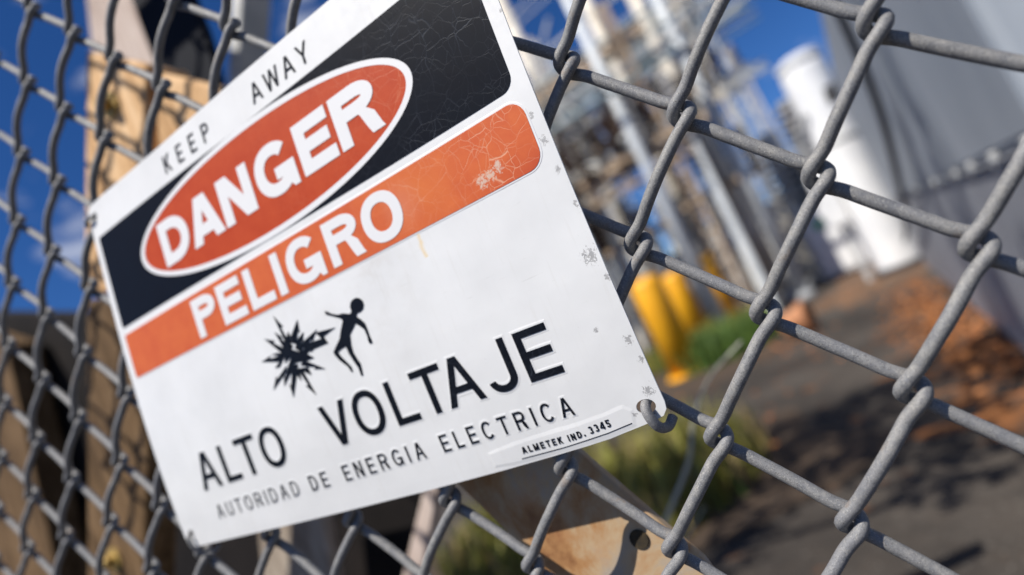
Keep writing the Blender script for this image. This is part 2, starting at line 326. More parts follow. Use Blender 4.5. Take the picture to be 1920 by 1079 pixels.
# ------------------------------------------------------------------ chain-link fence
RX = 0.86045537
KN = [(0,0,-.014,.048),(1,0,-.006,.03),(2,0,-.001,-.012),(3,0,-.012,-.021),(2,-1,-.052,-.024),(1,1,-.011,.032),(2,1,.018,-.006),(3,1,.023,-.004),(2,2,.028,-.02),(3,2,.033,-.022),(2,3,.035,-.025),(1,3,.018,.034),(0,4,.026,-.02),(1,4,.006,.035),(-2,6,-.033,.084),(-3,7,-.102,.061),(-4,1,-.008,.023),(-5,2,-.021,.039),(-6,2,-.035,.012),(-7,2,.037,-.076),(-8,2,-.018,-.068),(-6,3,-.072,.056),(-7,3,-.021,.002),(-8,3,.048,-.057),(-7,4,-.019,.02),(-8,4,.005,-.028),(-7,5,-.009,.004),(-8,5,.013,-.04),(-6,5,-.065,.039),(-7,6,.017,.067),(-6,6,-.026,.046),(-7,7,.042,.007),(-5,6,.026,0),(-6,7,.018,.012),(-5,7,.067,-.058)]
KP = [((a-b)*RX, -(a+b), dx, dy) for a, b, dx, dy in KN]
def bend(x, y):      # how the weave is stretched out of true
    sw = 0.12; sx = sy = 0
    for px, py, dx, dy in KP:
        w = math.exp(-((px-x)**2+(py-y)**2)/0.5); sw += w; sx += w*dx; sy += w*dy
    return sx/sw, sy/sw
def knuckle(c, n): # column c, row n (c+n even)
    x, y = c*RX, -n; dx, dy = bend(x, y); return x+dx, y+dy
fence = empty('chain_link_fence', loc3(0, 0, 0), 'grey galvanised chain-link fence that carries the danger sign', 'fence')
WR, WD, WE = 0.063, 0.076, 0.082
def weave_wire(c, n0, n1):
    pts = []; rnd = random.Random(c*7+3)
    for n in range(n0, n1):
        right_end = ((n+c+1) % 2 == 0)          # at column c+1, a right-hand bend
        col = c+1 if right_end else c
        kx, ky = knuckle(col, n); e = WE + rnd.uniform(-0.008, 0.008)
        k = 1 if right_end else -1  # a right-hand bend comes from the back and leaves at the front, a left-hand one the reverse
        for dx, dy, z in ((-0.20, 0.192, -1.03), (-0.045, 0.075, -0.92), (0.0, 0.0, 0.0), (-0.045, -0.075, 0.92), (-0.20, -0.192, 1.03)):
            pts.append((kx+k*(e+dx), ky+dy, k*z*WD))
    S1 = []
    for i, p in enumerate(pts):
        S1.append(p)
        if i+1 < len(pts) and (i % 5) == 4:
            q = pts[i+1]; front = p[2] > 0
            for t in (0.25, 0.5, 0.75): S1.append((p[0]+(q[0]-p[0])*t, p[1]+(q[1]-p[1])*t, p[2]+(q[2]-p[2])*t + math.sin(math.pi*t)*(0.062 if front else -0.015)))
    mb = MB(); mb.tube([F(*p) for p in spline(S1, 4)], WR*S, 12); return mb.make('wire', WIRE, fence, True)
for c in range(-24, 8): weave_wire(c, -20, 13)
# top rail of the fence, out of the picture, and its two tension wires are left to the rail itself
mb = MB(); mb.tube([F(-28, 20.4, 0), F(10, 20.4, 0)], 0.022, 20); mb.make('top_rail', GALV, fence, True)

# ------------------------------------------------------------------ the sign
OX, OY = -8.34321, 1.96369
CC = (0.28122, 0.30069, 0.43914, -0.56779, -0.29709, -0.03673, 0.43753, 0.03319, -0.25101, -0.64193)
def sp(u, v, off=0.0):   # sign coordinates -> fence units
    u = 0.9849*u+0.22292; v = 0.98473*v+0.09857; s, t = u/8, v/8
    z = CC[0]+CC[1]*s+CC[2]*t+CC[3]*s*s+CC[4]*s*t+CC[5]*t*t+CC[6]*s**3+CC[7]*s*s*t+CC[8]*s*t*t+CC[9]*t**3
    return (OX+u, OY-v, z+off)
def sheet(u, v, off=0.0): return F(*sp(u, v, off))
sign = empty('warning_sign', sheet(3.8, 5.7), 'white, orange and black bilingual high-voltage danger sign wired to the fence', 'sign')
def inside(p, poly):
    x, y = p; r = False; n = len(poly)
    for i in range(n):
        x1, y1 = poly[i]; x2, y2 = poly[(i+1) % n]
        if (y1 > y) != (y2 > y) and x < (x2-x1)*(y-y1)/(y2-y1)+x1: r = not r
    return r
def on_sheet(name, polys, holes, top, bottom, mat, cell=0.5, mats=None, slope=0.0, back=False, link=True):
    """union of outlines in sign coordinates -> a slightly raised piece that follows the sheet"""
    vs, fs = [], []
    for p in polys + holes:
        n = len(vs); vs += [Vector(q) for q in p]; 
        if p in polys: fs.append(list(range(n, n+len(p))))
    ed = []
    n = sum(len(p) for p in polys)
    for h in holes: ed += [(n+i, n+(i+1) % len(h)) for i in range(len(h))]; n += len(h)
    V, E, Fc, _, _, _ = delaunay_2d_cdt(vs, ed, fs, 0, 1e-6)
    bm = bmesh.new(); bv = [bm.verts.new((q.x, q.y, 0)) for q in V]
    for f in Fc:
        c = sum((V[i] for i in f), Vector((0, 0)))/len(f)
        if any(inside(c, h) for h in holes) or not any(inside(c, p) for p in polys): continue
        try: bm.faces.new([bv[i] for i in f])
        except ValueError: pass
    for v in [v for v in bm.verts if not v.link_faces]: bm.verts.remove(v)
    us = [v.co.x for v in bm.verts]; ws = [v.co.y for v in bm.verts]
    for ax, lo, hi in ((0, min(us), max(us)), (1, min(ws), max(ws))):
        k = math.ceil(lo/cell)*cell
        while k < hi:
            co = [0, 0, 0]; no = [0, 0, 0]; co[ax] = k; no[ax] = 1
            bmesh.ops.bisect_plane(bm, geom=bm.verts[:]+bm.edges[:]+bm.faces[:], plane_co=co, plane_no=no, dist=1e-5); k += cell
    bm.normal_update()
    for f in bm.faces:
        if f.normal.z > 0: f.normal_flip()
    border = [e for e in bm.edges if len(e.link_faces) == 1]; surf = bm.faces[:]
    lo = {}
    for e in border:
        for v in e.verts:
            if v not in lo:
                d = Vector((0, 0))
                for e2 in v.link_edges:
                    if len(e2.link_faces) == 1:
                        f = e2.link_faces[0]; m_ = (e2.verts[0].co+e2.verts[1].co)/2; c_ = f.calc_center_median(); t_ = (e2.verts[1].co-e2.verts[0].co).normalized(); nn = Vector((-t_.y, t_.x))
                        if nn.dot((c_-m_).xy) > 0: nn = -nn
                        d += nn
                d = d.normalized() if d.length > 0 else d
                lo[v] = bm.verts.new((v.co.x+d.x*slope, v.co.y+d.y*slope, 1))
    for e in border:
        a, b = e.verts
        try: bm.faces.new((a, b, lo[b], lo[a]))
        except ValueError: pass
    if back:
        mp_ = {v: (lo[v] if v in lo else bm.verts.new((v.co.x, v.co.y, 1))) for f in surf for v in f.verts}
        for f in surf:
            try: bm.faces.new([mp_[v] for v in reversed(f.verts)])
            except ValueError: pass
    uvl = bm.loops.layers.uv.new('UVMap')
    for f in bm.faces:
        for l in f.loops: l[uvl].uv = (l.vert.co.x, l.vert.co.y)
    for v in bm.verts: v.co = sheet(v.co.x, v.co.y, bottom if v.co.z > 0.5 else top)
    bmesh.ops.recalc_face_normals(bm, faces=bm.faces[:])
    # outline pieces are open at the back: make sure the front looks at the viewer
    f0 = max(surf, key=lambda f: f.calc_area())
    if f0.normal.y > 0: bmesh.ops.reverse_faces(bm, faces=bm.faces[:])
    me = bpy.data.meshes.new(name); bm.to_mesh(me); bm.free(); me.materials.append(mat)
    return put(name, me, sign) if link else me
def rrect(u0, v0, u1, v1, r, n=6):
    r = r if isinstance(r, (list, tuple)) else [r]*4; out = []
    for (cx, cy, a0), rr in zip(((u1, v0, -90), (u1, v1, 0), (u0, v1, 90), (u0, v0, 180)), r):
        sx = -1 if cx == u1 else 1; sy = -1 if cy == v1 else 1
        for k in range(n+1):
            a = rad(a0+90*k/n); out.append((cx+sx*rr+rr*math.cos(a), cy+sy*rr+rr*math.sin(a)))
    return out
def ell(cx, cy, a, b, n=96): return [(cx+a*math.cos(2*math.pi*k/n), cy+b*math.sin(2*math.pi*k/n)) for k in range(n)]
outline = []
for u in (0.2, 1, 2, 3, 4, 5): outline.append((u, -0.222 + 0.02*math.sin(u*1.1)))
outline += [(6.5, -0.215), (7.6, -0.215), (7.8, -0.215), (7.90, -0.17), (7.945, -0.08), (7.952, 0.1), (7.948, 1.5), (7.952, 3.0), (7.962, 4.4), (7.968, 5.3), (7.97, 5.44), (7.955, 5.52), (7.90, 5.58), (7.80, 5.605)]
outline += [(7.6, 5.632), (7.42, 5.652), (7.2, 5.674), (7.0, 5.688), (6.5, 5.706), (5.8, 5.72), (4.6, 5.726), (3.2, 5.712), (1.8, 5.69), (0.4, 5.665), (-0.15, 5.655), (-0.25, 5.63), (-0.31, 5.56), (-0.33, 5.45)]
outline += [(-0.345, 4.6), (-0.35, 3.4), (-0.345, 2.2), (-0.33, 1.2), (-0.322, 0.2), (-0.32, -0.08), (-0.28, -0.16), (-0.18, -0.205)]
hole_br = ell(7.765, 5.445, 0.105, 0.078, 20); hole_bl = ell(-0.14, 5.44, 0.08, 0.07, 16); hole_tl = ell(-0.14, 0.0, 0.08, 0.07, 16); hole_tr = ell(7.77, 0.0, 0.08, 0.07, 16)
pan = on_sheet('panel', [outline], [hole_br, hole_bl, hole_tl, hole_tr], 0.0, -0.018, WHITE, 0.4, back=True)
EDGE = simple('dark_sheet_edge', (0.05,0.05,0.05), (0.12,0.115,0.11), 200, 0.6)
black = on_sheet('black_field', [rrect(-0.173, 0.372, 7.775, 1.962, [0.16, 0.16, 0.05, 0.05])], [ell(3.762, 1.167, 2.9, 0.793)], 0.004, -0.001, BLACK)
ring = on_sheet('oval_border', [ell(3.762, 1.167, 2.9, 0.793)], [ell(3.765, 1.167, 2.797, 0.712)], 0.007, -0.001, WPRINT)
oval = on_sheet('danger_oval', [ell(3.765, 1.167, 2.797, 0.712)], [], 0.005, -0.001, RED)
plinth = on_sheet('band_border', [rrect(-0.19, 2.062, 7.80, 2.826, [0.20, 0.20, 0.07, 0.07])], [], 0.003, -0.001, WPRINT, slope=0.01)
band = on_sheet('orange_band', [rrect(-0.173, 2.081, 7.778, 2.808, [0.18, 0.18, 0.05, 0.05])], [], 0.0065, 0.001, ORANGE)
strip = on_sheet('maker_strip', [[(5.75, 5.50), (6.26, 5.465), (6.95, 5.455), (7.3, 5.43), (7.52, 5.40), (7.585, 5.45), (7.56, 5.585), (7.25, 5.625), (6.95, 5.642), (6.42, 5.655), (6.0, 5.655), (5.76, 5.64)]], [], 0.004, -0.001, WHITE, slope=0.05)
rule_top = [(6.13, 5.638), (6.42, 5.638), (6.7, 5.636), (6.955, 5.624), (7.25, 5.606), (7.55, 5.568)]
rule = on_sheet('printed_rule', [[(a[0], a[1]), (b[0], b[1]), (b[0], b[1]+0.009), (a[0], a[1]+0.009)] for a, b in zip(rule_top, rule_top[1:])], [], 0.0075, 0.002, INK)

def se(t, n=2.35):   # superellipse direction
    c, s_ = math.cos(t), math.sin(t); return (math.copysign(abs(c)**(2/n), c), math.copysign(abs(s_)**(2/n), s_))
def ringseg(x0, y0, x1, y1, tv, th, a0, a1, n=20, p=2.35):
    """stroke of a ring inscribed in the box, angles in degrees, 0 = right, 90 = down"""
    cx, cy = (x0+x1)/2, (y0+y1)/2; A, B = (x1-x0)/2, (y1-y0)/2; out = []
    for k in range(n):
        q = []
        for j in (k, k+1):
            d = se(rad(a0+(a1-a0)*j/n), p); q.append(((cx+A*d[0], cy+B*d[1]), (cx+(A-tv)*d[0], cy+(B-th)*d[1])))
        out.append([q[0][0], q[1][0], q[1][1], q[0][1]])
    return out
def R4(a, b, c, d): return [(a, b), (c, b), (c, d), (a, d)]
def slant(xa, ya, xb, yb, w): return [(xa-w/2, ya), (xa+w/2, ya), (xb+w/2, yb), (xb-w/2, yb)]
def glyph(ch, x0, x1, y0, y1, tv, th):
    w, h = x1-x0, y1-y0; P = []
    def bowl(yt, yb, xs, extra=0):
        P.append(R4(x0, yt, xs, yt+th)); P.append(R4(x0, yb-th, xs, yb)); P.extend(ringseg(2*xs-x1+extra, yt, x1, yb, tv, th, -90, 90, 16, 2.1))
    if ch == 'D': P.append(R4(x0, y0, x0+tv, y1)); bowl(y0, y1, x0+w*0.40)
    elif ch == 'P': P.append(R4(x0, y0, x0+tv, y1)); bowl(y0, y0+h*0.56, x0+w*0.52)
    elif ch == 'R':
        P.append(R4(x0, y0, x0+tv, y1)); bowl(y0, y0+h*0.56, x0+w*0.52)
        P.append([(x0+w*0.40, y0+h*0.56-th*0.9), (x0+w*0.72, y0+h*0.50), (x1-w*0.10, y0+h*0.66), (x1-w*0.02, y1-h*0.08), (x1+w*0.02, y1), (x1-tv*1.02, y1), (x0+w*0.66, y1-h*0.16), (x0+w*0.58, y0+h*0.60)])
    elif ch == 'E':
        P += [R4(x0, y0, x0+tv, y1), R4(x0, y0, x1-w*0.02, y0+th), R4(x0, y1-th, x1, y1), R4(x0, (y0+y1)/2-th/2-h*0.01, x1-w*0.08, (y0+y1)/2+th/2-h*0.01)]
    elif ch == 'L': P += [R4(x0, y0, x0+tv, y1), R4(x0, y1-th, x1, y1)]
    elif ch == 'I': P += [R4(x0, y0, x0+tv, y1)]
    elif ch == 'T': P += [R4(x0, y0, x1, y0+th), R4((x0+x1)/2-tv/2, y0, (x0+x1)/2+tv/2, y1)]
    elif ch == 'O': P += ringseg(x0, y0, x1, y1, tv, th, 0, 360, 48, 2.2)
    elif ch == 'C': P += ringseg(x0, y0, x1, y1, tv, th, 38, 318, 36, 2.2)
    elif ch == 'G':
        P += ringseg(x0, y0, x1, y1, tv, th, 20, 318, 38, 2.2)
        P.append(R4(x0+w*0.50, y0+h*0.50, x1, y0+h*0.50+th*0.95)); P.append([(x1-tv*0.85, y0+h*0.5), (x1, y0+h*0.5), (x1, y1), (x1-tv*0.55, y1), (x1-tv*0.85, y1-h*0.1)])
    elif ch == 'A':
        P += [slant((x0+x1)/2-tv*0.12, y0, x0+tv*0.52, y1, tv*1.05), slant((x0+x1)/2+tv*0.12, y0, x1-tv*0.52, y1, tv*1.05)]
        ya, yb = y0+h*0.60, y0+h*0.60+th; k = (x1-x0)/2/h; P.append([((x0+x1)/2-k*(ya-y0), ya), ((x0+x1)/2+k*(ya-y0), ya), ((x0+x1)/2+k*(yb-y0)*0.97, yb), ((x0+x1)/2-k*(yb-y0)*0.97, yb)])
    elif ch == 'V': P += [slant(x0+tv*0.52, y0, (x0+x1)/2-tv*0.05, y1, tv*1.05), slant(x1-tv*0.52, y0, (x0+x1)/2+tv*0.05, y1, tv*1.05)]
    elif ch == 'W':
        q = w/4; P += [slant(x0+tv*0.5, y0, x0+q, y1, tv), slant(x0+2*q, y0, x0+q, y1, tv), slant(x0+2*q, y0, x0+3*q, y1, tv), slant(x1-tv*0.5, y0, x0+3*q, y1, tv)]
    elif ch == 'Y': 
        m_ = (x0+x1)/2; P += [slant(x0+tv*0.55, y0, m_, y0+h*0.58, tv*1.1), slant(x1-tv*0.55, y0, m_, y0+h*0.58, tv*1.1), R4(m_-tv/2, y0+h*0.5, m_+tv/2, y1)]
    elif ch == 'K': P += [R4(x0, y0, x0+tv, y1), slant(x1-tv*0.7, y0, x0+tv*0.9, y0+h*0.62, tv*1.3), slant(x0+tv+w*0.14, y0+h*0.42, x1-tv*0.6, y1, tv*1.25)]
    elif ch == 'M': P += [R4(x0, y0, x0+tv, y1), R4(x1-tv, y0, x1, y1), slant(x0+tv*0.6, y0, (x0+x1)/2, y1, tv), slant(x1-tv*0.6, y0, (x0+x1)/2, y1, tv)]
    elif ch == 'N': P += [R4(x0, y0, x0+tv, y1), R4(x1-tv, y0, x1, y1), slant(x0+tv*0.62, y0, x1-tv*0.62, y1, tv*1.24)]
    elif ch == 'U': P += [R4(x0, y0, x0+tv, y1-h*0.3), R4(x1-tv, y0, x1, y1-h*0.3)] + ringseg(x0, y1-h*0.6, x1, y1, tv, th, 0, 180, 16, 2.1)
    elif ch == 'J': P += [R4(x1-tv, y0, x1, y1-h*0.28)] + ringseg(x0, y1-h*0.56, x1, y1, tv, th, 0, 172, 20, 2.1)
    elif ch == '3': P += ringseg(x0, y0, x1-w*0.04, y0+h*0.56, tv, th, -150, 90, 16, 2.0) + ringseg(x0, y0+h*0.44, x1, y1, tv, th, -90, 150, 16, 2.0)
    elif ch == '4': P += [R4(x0+w*0.62, y0, x0+w*0.62+tv, y1), R4(x0, y0+h*0.66, x1, y0+h*0.66+th), slant(x0+w*0.68, y0, x0+tv*0.4, y0+h*0.70, tv)]
    elif ch == '5': P += [R4(x0+w*0.08, y0, x1-w*0.05, y0+th), R4(x0+w*0.08, y0, x0+w*0.08+tv, y0+h*0.52)] + ringseg(x0, y0+h*0.36, x1, y1, tv, th, -140, 150, 20, 2.0)
    elif ch == '.': P += [R4(x0, y1-tv*1.1, x0+tv*1.1, y1)]
    return P
def letter(ch, x0, x1, y0, y1, tv, th, mat, top, rim=0.0):
    if rim:          # the press has left a soft raised step round the print
        on_sheet('embossed_rim', glyph(ch, x0-rim, x1+rim, y0-rim, y1+rim, tv+2*rim, th+2*rim), [], top-0.0058, -0.001, WHITE, 1.0, slope=0.02)
    on_sheet('letter', glyph(ch, x0, x1, y0, y1, tv, th), [], top, top-0.006, mat, 0.5)
WF = {'I': None, 'A': 1.12, 'O': 1.12, 'C': 1.05, 'G': 1.08, 'D': 1.0, 'N': 1.0, 'M': 1.2, 'W': 1.5, 'E': 0.86, 'L': 0.8, 'T': 0.98, 'P': 0.92, 'R': 1.0, 'U': 1.0, 'K': 1.0, 'Y': 1.1, 'J': 0.85, '3': 0.85, '4': 0.9, '5': 0.85, '.': None, 'V': 1.1}
def word(txt, u0, u1, v0, v1, tv, th, mat, top, wr=0.62, rim=0.0, shift=None):
    h = v1-v0; ws = [(tv if WF[c] is None else h*wr*WF[c]) for c in txt]; gap = (u1-u0-sum(ws))/max(1, len(txt)-1); x = u0
    for c, w in zip(txt, ws):
        dv = shift(x+w/2) if shift else 0
        letter(c, x, x+w, v0+dv, v1+dv, tv, th, mat, top, rim); x += w+gap
for ch, a, b in (('D',1.445,2.155),('A',2.19,2.945),('N',2.985,3.685),('G',3.79,4.56),('E',4.66,5.305),('R',5.365,6.085)):
    g_ = 0.012 if ch in 'G' else 0; letter(ch, a, b, 0.835-g_, 1.513+g_, 0.192 if ch != 'A' else 0.2, 0.165, WPRINT, 0.010)
for ch, a, b in (('P',1.710,2.244),('E',2.328,2.866),('L',2.970,3.474),('I',3.570,3.73),('G',3.835,4.483),('R',4.61,5.182),('O',5.262,5.897)):
    g_ = 0.012 if ch in 'GO' else 0; letter(ch, a, b, 2.158-g_, 2.733+g_, 0.152, 0.128, WPRINT, 0.011)
for ch, a, b in (('A',0.601,1.078),('L',1.215,1.565),('T',1.612,2.055),('O',2.14,2.615),('V',3.470,3.945),('O',4.030,4.525),('L',4.668,5.040),('T',5.090,5.552),('A',5.508,6.034),('J',6.130,6.518),('E',6.648,7.078)):
    g_ = 0.01 if ch in 'OJ' else 0; letter(ch, a, b, 4.288-g_, 4.857+(g_ if ch != 'J' else 0.01), 0.088, 0.080, INK, 0.008, 0.018)
for txt, a, b in (('AUTORIDAD',0.705,2.563),('DE',2.812,3.160),('ENERGIA',3.470,4.875),('ELECTRICA',5.155,6.990)):
    word(txt, a, b, 5.114, 5.325, 0.027 if a > 1 else 0.021, 0.025 if a > 1 else 0.02, INK, 0.008, 0.64, 0.014)
word('KEEP', 2.025, 3.185, -0.028, 0.243, 0.036, 0.034, INK, 0.006, 0.62)
word('AWAY', 4.174, 5.345, -0.022, 0.243, 0.036, 0.034, INK, 0.006, 0.72)
bow = lambda u: 0.0 if u < 6.85 else -0.037*min(1.3, (u-6.85)/0.4)
word('ALMETEK', 6.176, 6.712, 5.513, 5.590, 0.0155, 0.014, INK, 0.010, 0.70, shift=bow)
word('IND.', 6.785, 6.998, 5.515, 5.590, 0.0155, 0.014, INK, 0.010, 0.70, shift=bow)
word('3345', 7.055, 7.322, 5.510, 5.592, 0.0155, 0.014, INK, 0.010, 0.72, shift=bow)
# pictogram: a generic spark burst beside a falling person
rb = random.Random(21); burst = []
NS = 19
spikes = [0.80,0.62,0.95,0.66,1.08,0.60,0.98,0.78,1.06,0.64,1.0,0.66,0.96,0.80,1.12,0.62,0.92,0.70,1.0]
for k in range(NS):
    a = 2*math.pi*k/NS + rb.uniform(-0.07, 0.07); R_ = 0.62*spikes[k]; r_ = 0.25+rb.uniform(-0.06, 0.05); b_ = a+math.pi/NS
    burst += [(3.38+R_*math.cos(a), 3.54+R_*0.9*math.sin(a)), (3.38+R_*0.70*math.cos(a+0.17), 3.54+R_*0.62*math.sin(a+0.17)), (3.38+R_*0.74*math.cos(a+0.07), 3.54+R_*0.64*math.sin(a+0.07)), (3.38+r_*math.cos(b_), 3.54+r_*math.sin(b_))]
on_sheet('spark_burst', [burst], [[(3.06,3.60),(3.24,3.48),(3.20,3.57),(3.36,3.52),(3.14,3.70),(3.20,3.61)], [(3.42,3.34),(3.52,3.40),(3.47,3.44),(3.55,3.52),(3.40,3.43),(3.45,3.40)], [(3.34,3.62),(3.52,3.64),(3.46,3.68),(3.60,3.74),(3.38,3.70),(3.43,3.66)]], 0.007, -0.001, INK, 0.5)
on_sheet('lightning_bolt', [[(3.66,3.44),(3.98,3.47),(3.92,3.365),(4.27,3.412),(4.03,3.455),(4.065,3.556),(3.60,3.55)]], [], 0.0075, -0.001, INK, 0.5)
man = [(4.769,3.184),(4.816,3.207),(4.848,3.251),(4.846,3.301),(4.813,3.347),(4.754,3.369),(4.70,3.365),(4.665,3.395),(4.713,3.449),(4.757,3.515),(4.762,3.581),(4.756,3.687),(4.762,3.73),(4.756,3.781),(4.716,3.778),(4.708,3.735),(4.722,3.69),(4.717,3.59),(4.659,3.518),(4.614,3.473),(4.522,3.537),(4.463,3.576),(4.422,3.695),(4.411,3.794),(4.435,3.90),(4.456,3.954),(4.441,4.038),(4.424,4.106),(4.395,4.109),(4.398,4.0),(4.36,3.88),(4.336,3.785),(4.33,3.69),(4.25,3.695),(4.17,3.717),(4.19,3.776),(4.249,3.876),(4.292,3.948),(4.288,4.02),(4.266,4.017),(4.24,3.935),(4.147,3.821),(4.101,3.733),(4.10,3.69),(4.168,3.642),(4.278,3.567),(4.344,3.477),(4.436,3.376),(4.414,3.339),(4.35,3.30),(4.276,3.255),(4.205,3.215),(4.195,3.165),(4.249,3.19),(4.293,3.232),(4.39,3.280),(4.477,3.290),(4.585,3.337),(4.625,3.315),(4.625,3.26),(4.66,3.21),(4.709,3.187)]
on_sheet('falling_figure', [man], [], 0.007, -0.001, INK, 0.5)

def tie(name, label, pts, r):
    mb = MB(); mb.tube([F(*p) for p in spline(pts, 6)], r*S, 12); return tag(mb.make(name, WIRE, None, True), label, 'tie wire')
tie('tie_wire', 'short thick wire hooked through the lower right hole of the sign', [sp(7.78,5.30,-0.34), sp(7.775,5.37,-0.16), sp(7.77,5.425,0.0), sp(7.775,5.49,0.065), sp(7.80,5.60,0.075), sp(7.83,5.69,0.02), sp(7.86,5.72,-0.12), sp(7.90,5.66,-0.22)], 0.052)
tie('tie_wire', 'thin wire twisted through the lower left hole of the sign', [sp(-0.16,5.36,-0.2), sp(-0.14,5.42,0.0), sp(-0.14,5.50,0.06), sp(-0.12,5.64,0.055), sp(-0.07,5.78,-0.02), sp(0.03,5.84,-0.12), sp(0.10,5.76,-0.22)], 0.03)
tie('tie_wire', 'short dark wire end sticking out at the upper left corner of the sign', [sp(-0.02,-0.02,-0.2), sp(-0.14,0.0,0.0), sp(-0.2,0.01,0.06), sp(-0.32,0.03,0.055), sp(-0.43,0.06,0.0)], 0.034)

# ------------------------------------------------------------------ timber and steel right behind the fence
def slab(name, label, cat, poly, d0, d1, mat, bev=0.004):
    o = put(name, prism(poly, d0, d1, bev), None, mat); return tag(o, label, cat)
def bolt(parent, x, z, d, r=0.011):
    mb = MB(); c = loc3(x, d, z); mb.lathe(c, [(r*1.9, 0.0), (r*1.9, 0.003), (r*1.05, 0.0035)], 20, (0,-1,0)); mb.lathe(c+Vector((0,-0.0035,0)), [(r, 0), (r, 0.008), (r*0.8, 0.010)], 6, (0,-1,0)); return mb.make('bolt', BOLTM, parent)
P2 = slab('timber_brace', 'tan weathered timber brace with a bolt, leaning behind the fence left of the sign', 'timber', [(-0.500,0.329),(-0.418,0.269),(-0.520,0.078),(-0.634,0.116)], 0.14, 0.185, TIMBER)
bolt(P2, -0.487, 0.262, 0.14, 0.007)
P2c = slab('shade_brown_board', 'board below the tan brace with shade in its brown colour, left of the orange band of the sign', 'timber', [(-0.636,0.110),(-0.523,0.070),(-0.723,-0.243),(-0.841,-0.230)], 0.142, 0.18, BROWNSHADE)  # lower part of the brace, shade put into its colour
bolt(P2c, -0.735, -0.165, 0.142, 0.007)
slab('timber_board', 'short tan timber board bolted beside the leaning brace, half behind the sign', 'timber', [(-0.414,0.259),(-0.322,0.190),(-0.358,0.125),(-0.468,0.150)], 0.142, 0.172, TIMBER)
slab('timber_plank', 'pale pinkish plank end rising above the tan brace at upper left', 'timber', [(-0.905,0.80),(-0.755,0.70),(-0.757,0.520),(-0.962,0.640)], 0.45, 0.50, PALE)
P3 = slab('shaded_beam_face', 'dark navy curved sheet standing for the shaded face of a beam at the top left behind the fence', 'steel plate', [(-0.552,0.497),(-0.466,0.44),(-0.456,0.40),(-0.4535,0.354),(-0.455,0.325),(-0.459,0.296),(-0.476,0.252),(-0.532,0.281),(-0.543,0.325),(-0.549,0.366),(-0.551,0.43)], 0.25, 0.262, NAVYSHADE, 0.002)  # dark sheet in place of a beam side that lies in shade
def sq_post(name, label, a, b, w, mat, d):
    mb = MB(); A, B = loc3(a[0], d, a[1]), loc3(b[0], d, b[1]); t = (B-A).normalized(); x = t.cross(Vector((0,1,0))).normalized()
    V = [p + x*(sx*w/2) + Vector((0, sy*w, 0)) for p in (A, B) for sx, sy in ((-1,0),(1,0),(1,2.2),(-1,2.2))]
    mb.add(V, [(0,1,2,3),(7,6,5,4),(0,4,5,1),(1,5,6,2),(2,6,7,3),(3,7,4,0)]); o = mb.make(name, mat)
    bv = o.modifiers.new('soft edges', 'BEVEL'); bv.width = 0.004; bv.segments = 2
    return tag(o, label, 'post')
sq_post('steel_post', 'light grey square steel post standing behind the fence above KEEP AWAY', (-0.694,0.719), (-0.90,0.40), 0.030, GALV, 0.60)
sq_post('steel_brace', 'dark steel brace seen at the very top of the photo above the sign edge', (-0.46,0.60), (-0.36,0.30), 0.035, DARKST, 0.5)
slab('timber_post', 'timber post with shade in its brown colour at the lower left corner of the photo behind the fence', 'timber', [(-1.505,0.326),(-1.329,0.235),(-1.400,-0.226),(-1.43,-0.42),(-1.98,-0.35),(-1.807,-0.178)], 0.35, 0.41, BROWNSHADE)  # shade is put into the colour of this post
slab('shade_panel', 'black panel standing for shade behind the tan posts below the blue sky', 'panel', [(-1.771,0.448),(-0.80,0.108),(-0.98,-0.50),(-2.62,-0.50)], 0.42, 0.45, BLACKSHADE)  # dark sheet placed where the timber sides lie in shade
slab('shade_panel', 'black panel standing for shade below the lower left part of the sign', 'panel', [(-1.057,-0.085),(-0.475,-0.210),(-0.655,-0.40),(-1.177,-0.40)], 0.40, 0.418, BLACKSHADE)  # dark sheet placed for the shade between the boards
P7 = put('rusty_plate', prism([(-0.183, -0.0814), (-0.0852, -0.1214), (-0.0292, -0.2041), (-0.0168, -0.2432), (-0.1252, -0.2432), (-0.0968, -0.2112)], 0.018, 0.023, 0.001), None, PLATE)
tag(P7, 'cream rust-streaked steel plate with a bolt hole, close behind the fence below the sign', 'steel plate')
HOLE = simple('rust_in_hole', (0.012,0.009,0.005), (0.045,0.030,0.012), 300, 0.9)
mb = MB(); mb.lathe(loc3(-0.0533, 0.0174, -0.1912), [(0.0044,0),(0.0042,0.0002)], 20, (0,-1,0)); mb.make('bolt_hole', HOLE, P7)
slab('thin_batten', 'thin pale batten standing in front of the black panel below the sign', 'timber', [(-0.405,-0.194),(-0.388,-0.197),(-0.490,-0.345),(-0.525,-0.340)], 0.30, 0.315, PALE, 0.002)
slab('grey_board', 'grey-brown weathered board below the lower left edge of the sign', 'timber', [(-0.691,-0.150),(-0.572,-0.150),(-0.615,-0.34),(-0.752,-0.33)], 0.30, 0.32, OLDWOOD, 0.003)

